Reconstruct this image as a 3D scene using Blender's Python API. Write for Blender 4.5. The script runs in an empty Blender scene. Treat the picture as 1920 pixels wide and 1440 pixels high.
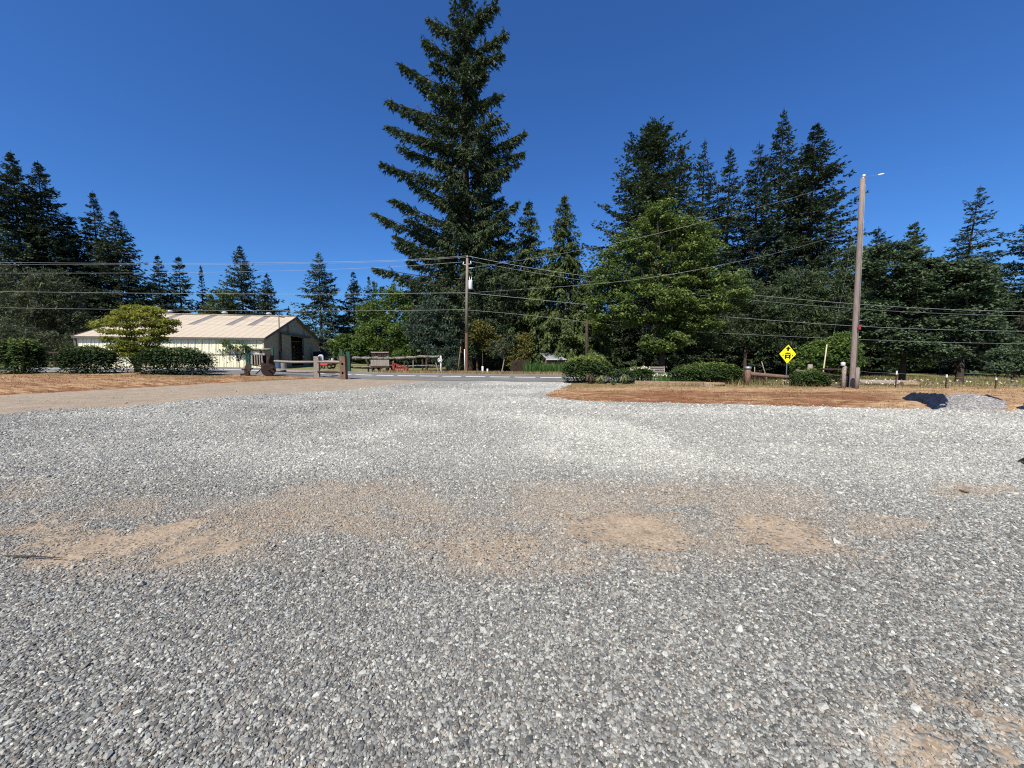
import bpy, bmesh, math, random
import numpy as np
from mathutils import Vector, Matrix
random.seed(7); RNG = np.random.default_rng(7)
sc = bpy.context.scene
COL = sc.collection
R = math.radians
# ------------------------------------------------------------------ camera, sky, sun, exposure
EYE, F, HZ = 1.6, 700.0, 668.0
PITCH = math.atan((720 - HZ) / F)
cd = bpy.data.cameras.new('camera'); cam = bpy.data.objects.new('camera', cd); COL.objects.link(cam)
cam.location = (0, 0, EYE); cam.rotation_euler = (math.pi / 2 - PITCH, 0, 0)
cd.sensor_width = 36; cd.lens = F / 1920 * 36; cd.clip_start = 0.05; cd.clip_end = 6000
sc.camera = cam
SUN_EL = R(50); SUN_DIR = Vector((-0.44, -0.90, 0)).normalized()          # horizontal direction towards the sun
w = bpy.data.worlds.new('World'); sc.world = w; w.use_nodes = True
nt = w.node_tree; bg = nt.nodes['Background']
sky = nt.nodes.new('ShaderNodeTexSky'); sky.sky_type = 'NISHITA'; sky.sun_disc = False
sky.sun_elevation = SUN_EL; sky.sun_rotation = math.atan2(SUN_DIR.x, SUN_DIR.y)
sky.altitude = 100; sky.air_density = 1.2; sky.dust_density = 0.3; sky.ozone_density = 4.5
mx = nt.nodes.new('ShaderNodeMix'); mx.data_type = 'RGBA'; mx.blend_type = 'MULTIPLY'; mx.inputs[0].default_value = 1; mx.inputs[7].default_value = (.43, .83, 1.42, 1)
nt.links.new(sky.outputs[0], mx.inputs[6]); nt.links.new(mx.outputs[2], bg.inputs[0]); bg.inputs[1].default_value = 0.061
sd = bpy.data.lights.new('sun', 'SUN'); sun = bpy.data.objects.new('sun', sd); COL.objects.link(sun)
sd.energy = 4.8; sd.angle = R(0.53); sd.color = (1, .945, .85)
to_sun = Vector((SUN_DIR.x * math.cos(SUN_EL), SUN_DIR.y * math.cos(SUN_EL), math.sin(SUN_EL)))
sun.rotation_euler = to_sun.to_track_quat('Z', 'Y').to_euler(); sun.location = (0, 0, 60)
vs = sc.view_settings; vs.view_transform = 'Standard'; vs.look = 'None'; vs.exposure = 0.64; vs.gamma = 1; vs.use_curve_mapping = False
sc.render.engine = 'CYCLES'; sc.cycles.max_bounces = 5; sc.cycles.diffuse_bounces = 3; sc.cycles.transparent_max_bounces = 6
sc.cycles.use_denoising = False; sc.cycles.filter_width = 1.15

# ------------------------------------------------------------------ where things stand
def ss(a, b, x):
    t = np.clip((np.asarray(x, float) - a) / (b - a), 0, 1); return t * t * (3 - 2 * t)
def H(x, y):                                                    # the lie of the land: up to the left, down to the right beyond the verge
    x = np.asarray(x, float); y = np.asarray(y, float)
    return 0.45 * ss(9, 30, -x) * ss(14, 30, y) - 1.25 * ss(8, 22, x) * ss(20.5, 31, y)
FW = np.array((0, math.cos(PITCH), -math.sin(PITCH))); UP = np.array((0, math.sin(PITCH), math.cos(PITCH)))
def ray(px, py): return FW * F + np.array((1, 0, 0)) * (px - 960) + UP * (720 - py)
def G(px, py, lift=0):                                          # ground point seen at a pixel
    d = ray(px, py); t = 0.001
    lo = None
    for i in range(4000):
        p = np.array((0, 0, EYE)) + d * t
        if p[2] <= float(H(p[0], p[1])) + lift: break
        t *= 1.004
    a, b = t / 1.004, t
    for i in range(20):
        m = (a + b) / 2; p = np.array((0, 0, EYE)) + d * m
        if p[2] <= float(H(p[0], p[1])) + lift: b = m
        else: a = m
    return Vector(p)
def at(px, py, Y):
    d = ray(px, py); return Vector(np.array((0, 0, EYE)) + d * (Y / d[1]))
def gz(px, Y):                                                  # ground point in a pixel column at a distance
    z = 0.0
    for i in range(6):
        dep = Y * math.cos(PITCH) - (z - EYE) * math.sin(PITCH); x = (px - 960) / F * dep; z = float(H(x, Y))
    return Vector((x, Y, z))
def pix(x, y, z):
    x = np.asarray(x, float); dz = np.asarray(z, float) - EYE; y = np.asarray(y, float)
    dep = np.maximum(y * FW[1] + dz * FW[2], 0.05); v = y * UP[1] + dz * UP[2]
    return 960 + F * x / dep, 720 - F * v / dep

def sn(x, y, s=1.0, seed=0):                                    # smooth value noise, 0..1
    x = np.asarray(x, float) * s + seed * 17.3; y = np.asarray(y, float) * s + seed * 9.1
    xi = np.floor(x).astype(int); yi = np.floor(y).astype(int); fx = x - xi; fy = y - yi
    def h(a, b):
        n = (a * 374761393 + b * 668265263 + seed * 1274126177) & 0x7fffffff
        n = ((n ^ (n >> 13)) * 1274126177) & 0x7fffffff
        return ((n ^ (n >> 16)) & 0xffff) / 65535.0
    fx = fx * fx * (3 - 2 * fx); fy = fy * fy * (3 - 2 * fy)
    return (h(xi, yi) * (1 - fx) + h(xi + 1, yi) * fx) * (1 - fy) + (h(xi, yi + 1) * (1 - fx) + h(xi + 1, yi + 1) * fx) * fy
def fbm(x, y, s=1.0, seed=0, o=4):
    a = 0; amp = .5; tot = 0
    for i in range(o): a = a + amp * sn(x, y, s * 2 ** i, seed + i); tot += amp; amp *= .55
    return a / tot

# ------------------------------------------------------------------ materials
def lin(c): return tuple(((v / 255 + .055) / 1.055) ** 2.4 if v > 10 else v / 255 / 12.92 for v in c)
class N:
    def __init__(s, name):
        s.m = bpy.data.materials.new(name); s.m.use_nodes = True; s.t = s.m.node_tree; s.b = s.t.nodes['Principled BSDF']
    def n(s, typ, **kw):
        x = s.t.nodes.new(typ)
        for k, v in kw.items(): setattr(x, k, v)
        return x
    def l(s, a, b): s.t.links.new(a, b)
    def coord(s, scale=(1, 1, 1), kind='Position'):
        g = s.n('ShaderNodeNewGeometry') if kind == 'Position' else s.n('ShaderNodeTexCoord')
        mp = s.n('ShaderNodeMapping'); mp.inputs['Scale'].default_value = scale
        s.l(g.outputs[kind], mp.inputs[0]); return mp.outputs[0]
    def noise(s, vec, scale, detail=4, rough=.6):
        x = s.n('ShaderNodeTexNoise'); x.inputs['Scale'].default_value = scale; x.inputs['Detail'].default_value = detail; x.inputs['Roughness'].default_value = rough
        s.l(vec, x.inputs['Vector']); return x.outputs['Fac']
    def ramp(s, fac, stops):
        x = s.n('ShaderNodeValToRGB'); e = x.color_ramp.elements
        while len(e) < len(stops): e.new(.5)
        for q, (p, c) in zip(e, stops): q.position = p; q.color = (*c, 1) if len(c) == 3 else c
        s.l(fac, x.inputs[0]); return x.outputs[0]
    def mix(s, fac, a, b, mode='MIX'):
        x = s.n('ShaderNodeMix', data_type='RGBA', blend_type=mode)
        for sock, v in ((x.inputs[0], fac), (x.inputs[6], a), (x.inputs[7], b)):
            if isinstance(v, (int, float)): sock.default_value = v
            elif isinstance(v, tuple): sock.default_value = (*v, 1)
            else: s.l(v, sock)
        return x.outputs[2]
    def math(s, op, a, b=0.0):
        x = s.n('ShaderNodeMath', operation=op)
        for sock, v in ((x.inputs[0], a), (x.inputs[1], b)):
            if isinstance(v, (int, float)): sock.default_value = v
            else: s.l(v, sock)
        return x.outputs[0]
    def attr(s, name, typ='GEOMETRY'):
        x = s.n('ShaderNodeAttribute', attribute_type=typ); x.attribute_name = name; return x.outputs['Fac']
    def bump(s, h, strength=.3, dist=.02):
        x = s.n('ShaderNodeBump'); x.inputs['Strength'].default_value = strength; x.inputs['Distance'].default_value = dist
        s.l(h, x.inputs['Height']); s.l(x.outputs[0], s.b.inputs['Normal'])
    def fin(s, col, rough=.8, spec=.3, metal=0):
        if isinstance(col, tuple): s.b.inputs['Base Color'].default_value = (*col, 1)
        else: s.l(col, s.b.inputs['Base Color'])
        s.b.inputs['Roughness'].default_value = rough; s.b.inputs['Specular IOR Level'].default_value = spec; s.b.inputs['Metallic'].default_value = metal
        return s.m
def plain(name, c1, c2=None, scale=6, rough=.75, spec=.3, metal=0, bump=0, stretch=(1, 1, 1), kind='Object', lo=.35, hi=.68):
    q = N(name); c2 = c2 or tuple(v * .72 for v in c1)
    f = q.noise(q.coord(stretch, kind), scale, 5, .65)
    col = q.ramp(f, [(lo, c2), (hi, c1)])
    if bump: q.bump(f, bump, .03)
    return q.fin(col, rough, spec, metal)
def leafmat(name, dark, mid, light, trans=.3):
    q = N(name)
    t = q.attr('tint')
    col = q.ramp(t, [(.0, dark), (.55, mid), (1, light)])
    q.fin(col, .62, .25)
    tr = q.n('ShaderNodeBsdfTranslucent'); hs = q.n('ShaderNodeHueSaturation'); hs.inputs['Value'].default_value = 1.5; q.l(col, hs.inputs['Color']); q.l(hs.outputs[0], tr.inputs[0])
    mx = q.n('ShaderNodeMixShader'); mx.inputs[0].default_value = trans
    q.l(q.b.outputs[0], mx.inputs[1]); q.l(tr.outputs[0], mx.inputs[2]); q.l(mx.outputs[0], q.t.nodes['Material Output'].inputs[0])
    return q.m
M = {}
M['fir'] = leafmat('fir_needles', (0.0186, 0.0315, 0.0133), (0.0437, 0.0667, 0.0266), (0.0985, 0.1310, 0.0555), .15)
M['fir_blue'] = leafmat('blue_fir_needles', (0.0218, 0.0368, 0.0241), (0.0480, 0.0736, 0.0460), (0.0962, 0.1334, 0.0853), .15)
M['fir_dark'] = leafmat('dark_fir_needles', (0.0165, 0.0275, 0.0133), (0.0378, 0.0563, 0.0252), (0.0827, 0.1100, 0.0503), .12)
M['hemlock'] = leafmat('hemlock_needles', (0.026, 0.042, 0.012), (0.068, 0.096, 0.028), (0.135, 0.172, 0.052), .22)
M['pine'] = leafmat('pine_needles', (0.0308, 0.0396, 0.0198), (0.0616, 0.0748, 0.0352), (0.1188, 0.1342, 0.0638), .18)
M['maple'] = leafmat('maple_leaves', (0.0313, 0.0542, 0.0123), (0.0940, 0.1380, 0.0320), (0.2220, 0.2772, 0.0690), .32)
M['maple_dark'] = leafmat('dark_maple_leaves', (0.0231, 0.0387, 0.0179), (0.0583, 0.0875, 0.0403), (0.1215, 0.1650, 0.0806), .22)
M['fresh'] = leafmat('fresh_green_leaves', (.035, .062, .012), (.080, .128, .024), (.140, .190, .042), .32)
M['gold'] = leafmat('yellow_green_leaves', (0.069, 0.081, 0.011), (0.196, 0.218, 0.030), (0.345, 0.333, 0.057), .32)
M['amber'] = leafmat('yellowing_leaves', (.045, .050, .012), (.120, .115, .025), (.230, .170, .035), .28)
M['rhodo'] = leafmat('rhododendron_leaves', (0.012, 0.024, 0.009), (0.034, 0.06, 0.019), (0.12, 0.165, 0.042), .12)
M['rhodo_light'] = leafmat('light_rhododendron_leaves', (0.018, 0.034, 0.011), (0.056, 0.092, 0.023), (0.23, 0.275, 0.058), .2)
M['bronze'] = leafmat('bronze_leaves', (.030, .022, .016), (.080, .055, .036), (.160, .125, .070), .2)
M['variegated'] = leafmat('striped_leaves', (.050, .075, .022), (.150, .180, .075), (.360, .380, .200), .25)
M['reed'] = leafmat('reed_blades', (.025, .060, .014), (.055, .125, .026), (.110, .190, .045), .3)
M['straw'] = leafmat('straw', (.150, .095, .042), (.300, .205, .095), (.500, .370, .190), .2)
M['verge'] = leafmat('verge_grass', (.060, .070, .020), (.190, .165, .062), (.420, .330, .160), .25)
M['petal'] = leafmat('cream_petals', (.55, .52, .38), (.72, .70, .52), (.85, .83, .70), .2)
M['bark'] = plain('bark', (.085, .062, .046), (.030, .023, .018), 9, .95, .1, bump=.6, stretch=(3, 3, .5))
M['bark_pale'] = plain('pale_bark', (.38, .36, .32), (.14, .12, .10), 9, .9, .1, bump=.3, stretch=(1, 1, 3))
M['pole'] = plain('weathered_pole', (.31, .26, .225), (.14, .10, .085), 10, .9, .15, bump=.4, stretch=(6, 6, .25), lo=.3, hi=.75)
M['pole_red'] = plain('treated_pole', (.20, .105, .07), (.10, .05, .035), 10, .9, .15, bump=.3, stretch=(6, 6, .3))
M['grey_wood'] = plain('grey_weathered_wood', (.36, .315, .265), (.15, .118, .09), 7, .92, .1, bump=.4, stretch=(3, 3, 3))
M['brown_wood'] = plain('brown_timber', (.22, .15, .105), (.09, .05, .035), 7, .9, .1, bump=.4, stretch=(4, 4, 1))
M['dark_wood'] = plain('dark_old_wood', (.075, .055, .042), (.028, .02, .016), 8, .95, .1, bump=.4)
M['mossy'] = plain('mossy_wood', (.30, .28, .24), (.055, .050, .035), 14, .95, .1, bump=.6, lo=.42, hi=.6)
M['bamboo'] = plain('pale_cane', (.62, .56, .34), (.48, .42, .24), 6, .7, .3)
M['log'] = plain('cut_log', (.36, .26, .17), (.17, .10, .06), 7, .9, .1, bump=.4, stretch=(.6, 3, 3))
M['rust'] = plain('rusty_steel', (.075, .038, .024), (.024, .016, .013), 12, .8, .35, .3, bump=.2)
M['steel'] = plain('galvanised_steel', (.34, .35, .36), (.24, .25, .26), 9, .5, .5, .6)
M['wire'] = plain('aluminium_wire', (.36, .365, .37), (.30, .305, .31), 4, .55, .4, .35)
M['wire_dark'] = plain('dark_cable', (.26, .26, .26), (.18, .18, .18), 4, .6, .4, .1)
M['white'] = plain('white_enamel', (.80, .80, .78), (.70, .70, .67), 5, .4, .5)
M['ceramic'] = plain('grey_porcelain', (.55, .55, .55), (.42, .42, .42), 5, .3, .5)
M['green_paint'] = plain('green_painted_steel', (.020, .085, .050), (.012, .05, .03), 8, .5, .4)
M['red_paint'] = plain('red_paint', (.36, .045, .035), (.16, .035, .025), 9, .55, .4)
M['red_bright'] = plain('bright_red_paint', (.42, .055, .06), (.32, .04, .045), 9, .4, .5)
M['teal'] = plain('teal_roof_metal', (.05, .24, .20), (.02, .09, .075), 4, .6, .4)
M['blue'] = plain('blue_plastic', (.05, .10, .18), (.03, .06, .11), 5, .5, .4)
M['black'] = plain('black_rubber', (.022, .022, .022), (.012, .012, .012), 8, .7, .3)
M['tarp'] = plain('black_plastic_sheet', (.016, .017, .020), (.009, .009, .011), 7, .22, .5)
M['cream'] = plain('cream_wall_metal', (.84, .79, .565), (.78, .73, .52), .9, .55, .35, stretch=(1, 1, .4))
M['tan_wall'] = plain('tan_wall_metal', (.50, .415, .285), (.44, .365, .25), .9, .6, .3)
M['roof'] = plain('beige_roof_metal', (.50, .42, .305), (.44, .365, .265), .8, .55, .35, stretch=(1, .4, 1))
M['skylight'] = plain('fibreglass_skylight', (.235, .205, .175), (.17, .15, .13), 2.2, .5, .4)
M['trim'] = plain('brown_trim_metal', (.13, .115, .095), (.09, .08, .065), 3, .6, .3)
M['concrete'] = plain('concrete', (.34, .33, .31), (.25, .24, .22), 3, .9, .2)
M['shed_roof'] = plain('grey_shed_roof', (.36, .37, .38), (.24, .245, .255), 3, .5, .4, .2)
M['shed_wall'] = plain('red_brown_boards', (.22, .12, .10), (.10, .055, .045), 6, .9, .1)
M['sign_yellow'] = plain('fluorescent_yellow_sheet', (.96, .86, .01), (.90, .80, .01), 3, .45, .4)
M['sign_black'] = plain('black_sign_ink', (.012, .012, .010), (.010, .010, .009), 3, .5, .3)
M['interior'] = plain('barn_interior', (.10, .075, .055), (.05, .038, .028), 2, .95, .1)
M['paint_line'] = plain('road_paint', (.80, .79, .75), (.66, .65, .61), 5, .8, .2, kind='Object')
M['paint_yellow'] = plain('worn_yellow_road_paint', (.60, .50, .30), (.34, .30, .22), 5, .8, .2)

# ------------------------------------------------------------------ objects
ORG = {}
def finish(o, parent, origin):
    COL.objects.link(o)
    if parent is not None:
        o.parent = parent; ORG[o.name] = ORG[parent.name]
    else:
        o.location = origin; ORG[o.name] = Vector(origin)
    return o
def tag(o, label=None, cat=None, group=None, kind=None):
    if label: o['label'] = label
    if cat: o['category'] = cat
    if group: o['group'] = group
    if kind: o['kind'] = kind
    return o
def thing(name, label, cat, loc, group=None):
    o = bpy.data.objects.new(name, None); o.empty_display_size = .3
    finish(o, None, Vector(loc)); return tag(o, label, cat, group)
def soup(name, quads, mat, parent=None, origin=(0, 0, 0), tint=None, smooth=False):
    """quads: (n,k,3) array of separate faces, one mesh"""
    q = np.asarray(quads, np.float32); n, k = q.shape[:2]
    org = ORG[parent.name] if parent is not None else Vector(origin)
    v = (q.reshape(-1, 3) - np.array(org, np.float32)).astype(np.float32)
    me = bpy.data.meshes.new(name); me.vertices.add(n * k); me.vertices.foreach_set('co', v.ravel())
    me.loops.add(n * k); me.loops.foreach_set('vertex_index', np.arange(n * k, dtype=np.int32))
    me.polygons.add(n); me.polygons.foreach_set('loop_start', np.arange(0, n * k, k, dtype=np.int32))
    if tint is not None:
        a = me.attributes.new('tint', 'FLOAT', 'FACE'); a.data.foreach_set('value', np.asarray(tint, np.float32))
    me.update(calc_edges=True); me.materials.append(mat)
    return finish(bpy.data.objects.new(name, me), parent, Vector(origin))
class MB:
    def __init__(s): s.v = []; s.f = []; s.sm = []
    def add(s, vs, fs, smooth=False):
        o = len(s.v); s.v += [tuple(p) for p in vs]; s.f += [tuple(i + o for i in f) for f in fs]; s.sm += [smooth] * len(fs); return s
    def hexa(s, p): return s.add(p, [(0, 3, 2, 1), (4, 5, 6, 7), (0, 1, 5, 4), (1, 2, 6, 5), (2, 3, 7, 6), (3, 0, 4, 7)])
    def box(s, c, d, rz=0, mat=None):
        mt = mat or Matrix.Rotation(rz, 3, 'Z'); c = Vector(c)
        p = [c + mt @ Vector((x * d[0] / 2, y * d[1] / 2, z * d[2] / 2)) for z in (-1, 1) for x, y in ((-1, -1), (1, -1), (1, 1), (-1, 1))]
        return s.hexa(p)
    def beam(s, a, b, w, h=None, up=(0, 0, 1)):
        a = Vector(a); b = Vector(b); d = (b - a).normalized(); u = Vector(up)
        if abs(d.dot(u)) > .98: u = Vector((0, 1, 0))
        x = d.cross(u).normalized() * w / 2; y = d.cross(x).normalized() * (h or w) / 2
        return s.hexa([a - x - y, a + x - y, a + x + y, a - x + y, b - x - y, b + x - y, b + x + y, b - x + y])
    def tube(s, pts, rad, n=8, caps=True, wob=0):
        pts = [Vector(p) for p in pts]; rad = rad if isinstance(rad, (list, tuple)) else [rad] * len(pts)
        vs = []; fs = []; u = None
        for i, p in enumerate(pts):
            d = (pts[min(i + 1, len(pts) - 1)] - pts[max(i - 1, 0)]).normalized()
            if u is None: u = Vector((1, 0, 0)) if abs(d.x) < .9 else Vector((0, 1, 0))
            u = (u - d * u.dot(d)).normalized(); v = d.cross(u)
            for k in range(n):
                r = rad[i] * (1 + (random.uniform(-wob, wob) if wob else 0)); a = 2 * math.pi * k / n
                vs.append(p + (u * math.cos(a) + v * math.sin(a)) * r)
        for i in range(len(pts) - 1):
            for k in range(n): fs.append((i * n + k, i * n + (k + 1) % n, (i + 1) * n + (k + 1) % n, (i + 1) * n + k))
        s.add(vs, fs, n > 4)
        if caps:
            o = len(s.v) - len(vs)
            s.f += [tuple(o + k for k in range(n))[::-1], tuple(o + (len(pts) - 1) * n + k for k in range(n))]; s.sm += [False, False]
        return s
    def ring(s, c, ax, rad, r, n=20, m=6):
        c = Vector(c); ax = Vector(ax).normalized(); u = ax.orthogonal().normalized(); v = ax.cross(u); vs = []; fs = []
        for i in range(n):
            a = 2 * math.pi * i / n; e = u * math.cos(a) + v * math.sin(a)
            for k in range(m):
                b = 2 * math.pi * k / m; vs.append(c + e * (rad + r * math.cos(b)) + ax * r * math.sin(b))
        for i in range(n):
            for k in range(m): fs.append((i * m + k, ((i + 1) % n) * m + k, ((i + 1) % n) * m + (k + 1) % m, i * m + (k + 1) % m))
        return s.add(vs, fs, True)
    def poly(s, pts, off):                                      # a flat outline given thickness
        n = len(pts); a = [Vector(p) for p in pts]; b = [p + Vector(off) for p in a]
        return s.add(a + b, [tuple(range(n))[::-1], tuple(range(n, 2 * n))] + [(i, (i + 1) % n, n + (i + 1) % n, n + i) for i in range(n)])
    def build(s, name, mat, parent=None, origin=None):
        if origin is None and parent is None:
            a = np.array(s.v); origin = Vector(((a[:, 0].min() + a[:, 0].max()) / 2, (a[:, 1].min() + a[:, 1].max()) / 2, a[:, 2].min()))
        org = ORG[parent.name] if parent is not None else Vector(origin)
        me = bpy.data.meshes.new(name); me.from_pydata([tuple(Vector(p) - org) for p in s.v], [], s.f)
        me.polygons.foreach_set('use_smooth', s.sm); me.materials.append(mat); me.update()
        return finish(bpy.data.objects.new(name, me), parent, origin or (0, 0, 0))
def copy_part(o, loc, rotz=None):
    c = o.copy(); COL.objects.link(c); c.parent = o.parent; c.location = loc
    if rotz is not None: c.rotation_euler.z = rotz
    ORG[c.name] = ORG[o.name]; return c

# ------------------------------------------------------------------ ground, yard, road
ROADX = np.array([-140, -60, -40, -28, -19.5, -2.4, 5, 20, 45, 80, 200]); ROADY = np.array([18, 30, 32.4, 33.0, 32.0, 27.9, 26.4, 25.2, 26.0, 31, 60])
_rx = np.arange(-140, 200, 1.0); _ry = np.interp(_rx, ROADX, ROADY); _ry = np.convolve(np.pad(_ry, 5, 'edge'), np.ones(11) / 11, 'valid')
def roadY(x): return np.interp(x, _rx, _ry)
def sdf(poly, x, y):                                            # > 0 inside
    P = np.array([(p[0], p[1]) for p in poly]); d = np.full(np.shape(x), 1e9); ins = np.zeros(np.shape(x), bool)
    for i in range(len(P)):
        a = P[i]; b = P[(i + 1) % len(P)]; e = b - a
        t = np.clip(((x - a[0]) * e[0] + (y - a[1]) * e[1]) / (e @ e), 0, 1)
        d = np.minimum(d, np.hypot(x - a[0] - t * e[0], y - a[1] - t * e[1]))
        if a[1] != b[1]: ins ^= ((a[1] > y) != (b[1] > y)) & (x < (b[0] - a[0]) * (y - a[1]) / (b[1] - a[1]) + a[0])
    return np.where(ins, d, -d)
def sheet(name, xs, ys, zf, mat, keep=None, attrs=None, kind='structure'):
    X, Y = np.meshgrid(xs, ys); Z = zf(X, Y); nx, ny = len(xs), len(ys)
    V = np.stack([X, Y, Z], -1).reshape(-1, 3).astype(np.float32)
    i = np.arange((ny - 1) * (nx - 1)); r = i // (nx - 1); c = i % (nx - 1); a = r * nx + c
    Q = np.stack([a, a + 1, a + nx + 1, a + nx], -1)
    if keep is not None:
        m = keep(X, Y).ravel(); Q = Q[m[Q].all(1)]
        used = np.unique(Q); mp = np.zeros(len(V), int); mp[used] = np.arange(len(used)); V = V[used]; Q = mp[Q]
    me = bpy.data.meshes.new(name); me.vertices.add(len(V)); me.vertices.foreach_set('co', V.ravel())
    me.loops.add(Q.size); me.loops.foreach_set('vertex_index', Q.ravel().astype(np.int32))
    me.polygons.add(len(Q)); me.polygons.foreach_set('loop_start', np.arange(0, Q.size, 4, dtype=np.int32))
    me.update(calc_edges=True); me.polygons.foreach_set('use_smooth', np.ones(len(Q), bool))
    for k, f in (attrs or {}).items():
        me.attributes.new(k, 'FLOAT', 'POINT').data.foreach_set('value', f(V[:, 0], V[:, 1], V[:, 2]).astype(np.float32))
    me.materials.append(mat)
    o = finish(bpy.data.objects.new(name, me), None, (0, 0, 0)); tag(o, kind=kind); return o

# where tan soil comes through the gravel (ground positions read off the photograph once, at build time)
PATCH = [(1190, 1000, 130, 48, 1.0), (1430, 1002, 125, 38, .85), (1320, 1010, 120, 26, .6), (1640, 985, 80, 22, .42), (330, 1022, 150, 42, .95), (150, 1020, 130, 40, .7), (560, 965, 170, 45, .5), (960, 1022, 110, 34, .6),
         (1000, 975, 110, 30, .45), (1250, 935, 160, 24, .4), (1820, 918, 110, 14, .6), (640, 925, 130, 20, .5), (1080, 1060, 190, 26, .4), (230, 955, 110, 30, .45), (430, 985, 120, 32, .55)]
DIRT_EDGE = [(-400, 800), (0, 778), (91, 768), (219, 765), (292, 758), (401, 745), (547, 737), (656, 731), (720, 724), (790, 716), (860, 712)]
_dx = np.array([p[0] for p in DIRT_EDGE]); _dy = np.array([p[1] for p in DIRT_EDGE])
def soil(x, y, z=0):
    px, py = pix(x, y, H(x, y)); m = np.zeros(np.shape(x))
    wob = fbm(x, y, 1.7, 3, 5) - .5; wob2 = fbm(x, y, 5.5, 8, 5) - .5
    for cx, cy, rx, ry, s in PATCH:
        d = np.hypot((px - cx) / rx, (py - cy) / ry) + wob * 2.3 + wob2 * 1.6
        m = np.maximum(m, s * ss(1.15, .45, d))
    band = ss(880, 935, py) * ss(1110, 1040, py) * (.08 + .35 * ss(.42, .66, fbm(x, y, .9, 21))) * ss(1750, 1350, px)
    m = np.maximum(m, band * (y > 1))
    corner = ss(1, .1, np.hypot((px - 1850) / 400, (py - 1400) / 190)) * ss(.44, .60, fbm(x * 1.6 + y * 1.2, y * 1.6 - x * .5, 5.5, 39, 3)); m = np.maximum(m, .80 * corner)
    far = ss(-.15, .5, far_side(x, y) + wob * 1.2)
    return np.clip(np.maximum(m * (.55 + .8 * fbm(x, y, 7.0, 61)), far * .8), 0, 1)
_edge = np.array([(p.x, p.y) for p in (G(a, b) for a, b in DIRT_EDGE)])
def far_side(x, y):
    yy = np.interp(x, _edge[:, 0], _edge[:, 1]); return np.where(x < _edge[-1, 0], y - yy, -3.0)
def dust(x, y, z=0):                                            # fine pale dust lying between the stones
    px, py = pix(x, y, H(x, y)); n = fbm(x, y, .45, 31); n2 = fbm(x, y, 3.1, 37)
    d = ss(3.3, 6.5, y) * (.55 + .5 * ss(.35, .65, n)) * (.6 + .4 * ss(-7, 2, x))
    corner = ss(1, 0, np.hypot((px - 1870) / 430, (py - 1400) / 170)) * ss(.42, .62, n2 * .6 + fbm(x, y, 9, 5) * .4) * 1.0
    return np.clip(np.maximum(d, corner) + .15 * (n - .5), 0, 1)

q = N('yard_gravel')
pos = q.coord((1, 1, 1))
v1 = q.n('ShaderNodeTexVoronoi'); v1.inputs['Scale'].default_value = 46; q.l(pos, v1.inputs['Vector'])
v2 = q.n('ShaderNodeTexVoronoi'); v2.inputs['Scale'].default_value = 19; q.l(pos, v2.inputs['Vector'])
sep = q.n('ShaderNodeSeparateColor'); q.l(v1.outputs['Color'], sep.inputs[0])
sep2 = q.n('ShaderNodeSeparateColor'); q.l(v2.outputs['Color'], sep2.inputs[0])
stone = q.ramp(sep.outputs[0], [(.0, (.075, .075, .071)), (.35, (.150, .149, .138)), (.7, (.26, .256, .228)), (.93, (.42, .41, .35)), (1, (.60, .58, .49))])
stone = q.mix(q.math('MULTIPLY', sep2.outputs[1], .35), stone, (.29, .282, .262))
tone = q.ramp(q.noise(pos, .35, 5), [(.35, (.80, .81, .83)), (.65, (1.1, 1.08, 1.03))])
stone = q.mix(1.0, stone, tone, 'MULTIPLY'); stone = q.mix(1.0, stone, (.74, .74, .74), 'MULTIPLY')  # darkened colour stands in for self-shadow the flat stone pattern lacks
pale = q.ramp(sep.outputs[1], [(0, (.17, .168, .152)), (.5, (.38, .374, .330)), (1, (.70, .68, .59))])
sp2 = q.ramp(q.noise(q.coord((1, .45, 1)), 9, 3, .8), [(.36, (.62, .62, .63)), (.5, (1, 1, 1)), (.66, (1.35, 1.34, 1.30))])
pale = q.mix(.85, pale, sp2, 'MULTIPLY')
dusty = q.mix(q.attr('dust'), stone, pale)
nz = q.noise(pos, 30, 5, .7)
earth = q.ramp(nz, [(.3, (.20, .152, .108)), (.55, (.325, .256, .180)), (.75, (.46, .385, .285))])
e2 = q.ramp(q.noise(q.coord((1, .6, 1)), 6, 5, .75), [(.33, (.68, .66, .64)), (.5, (1, 1, 1)), (.68, (1.25, 1.24, 1.22))]); earth = q.mix(.9, earth, e2, 'MULTIPLY')
lf = q.ramp(q.noise(pos, 1.3, 4), [(.35, (.86, .85, .84)), (.65, (1.1, 1.08, 1.04))])
earth = q.mix(1.0, earth, lf, 'MULTIPLY')
sm = q.math('ADD', q.attr('soil'), q.math('MULTIPLY', q.math('SUBTRACT', sep.outputs[2], .5), .9))
smr = q.ramp(sm, [(.28, (0, 0, 0)), (.72, (1, 1, 1))])
col = q.mix(smr, dusty, earth)
q.bump(q.math('MULTIPLY', q.math('SUBTRACT', 1.0, v1.outputs['Distance']), q.math('SUBTRACT', 1.0, q.math('MULTIPLY', smr, .85))), .9, .02)
M['yard'] = q.fin(col, .9, .2)

q = N('ground_soil')
pos = q.coord(); n1 = q.noise(pos, .12, 5); n2 = q.noise(pos, 2.5, 6, .7)
c1 = q.ramp(n2, [(.3, (.12, .115, .045)), (.55, (.26, .215, .10)), (.75, (.42, .34, .19))])
c2 = q.ramp(n2, [(.3, (.055, .075, .022)), (.6, (.12, .14, .05)), (.8, (.24, .22, .10))])
q.bump(n2, .5, .1)
M['ground'] = q.fin(q.mix(q.ramp(n1, [(.42, (0, 0, 0)), (.6, (1, 1, 1))]), c1, c2), .95, .1)

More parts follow.
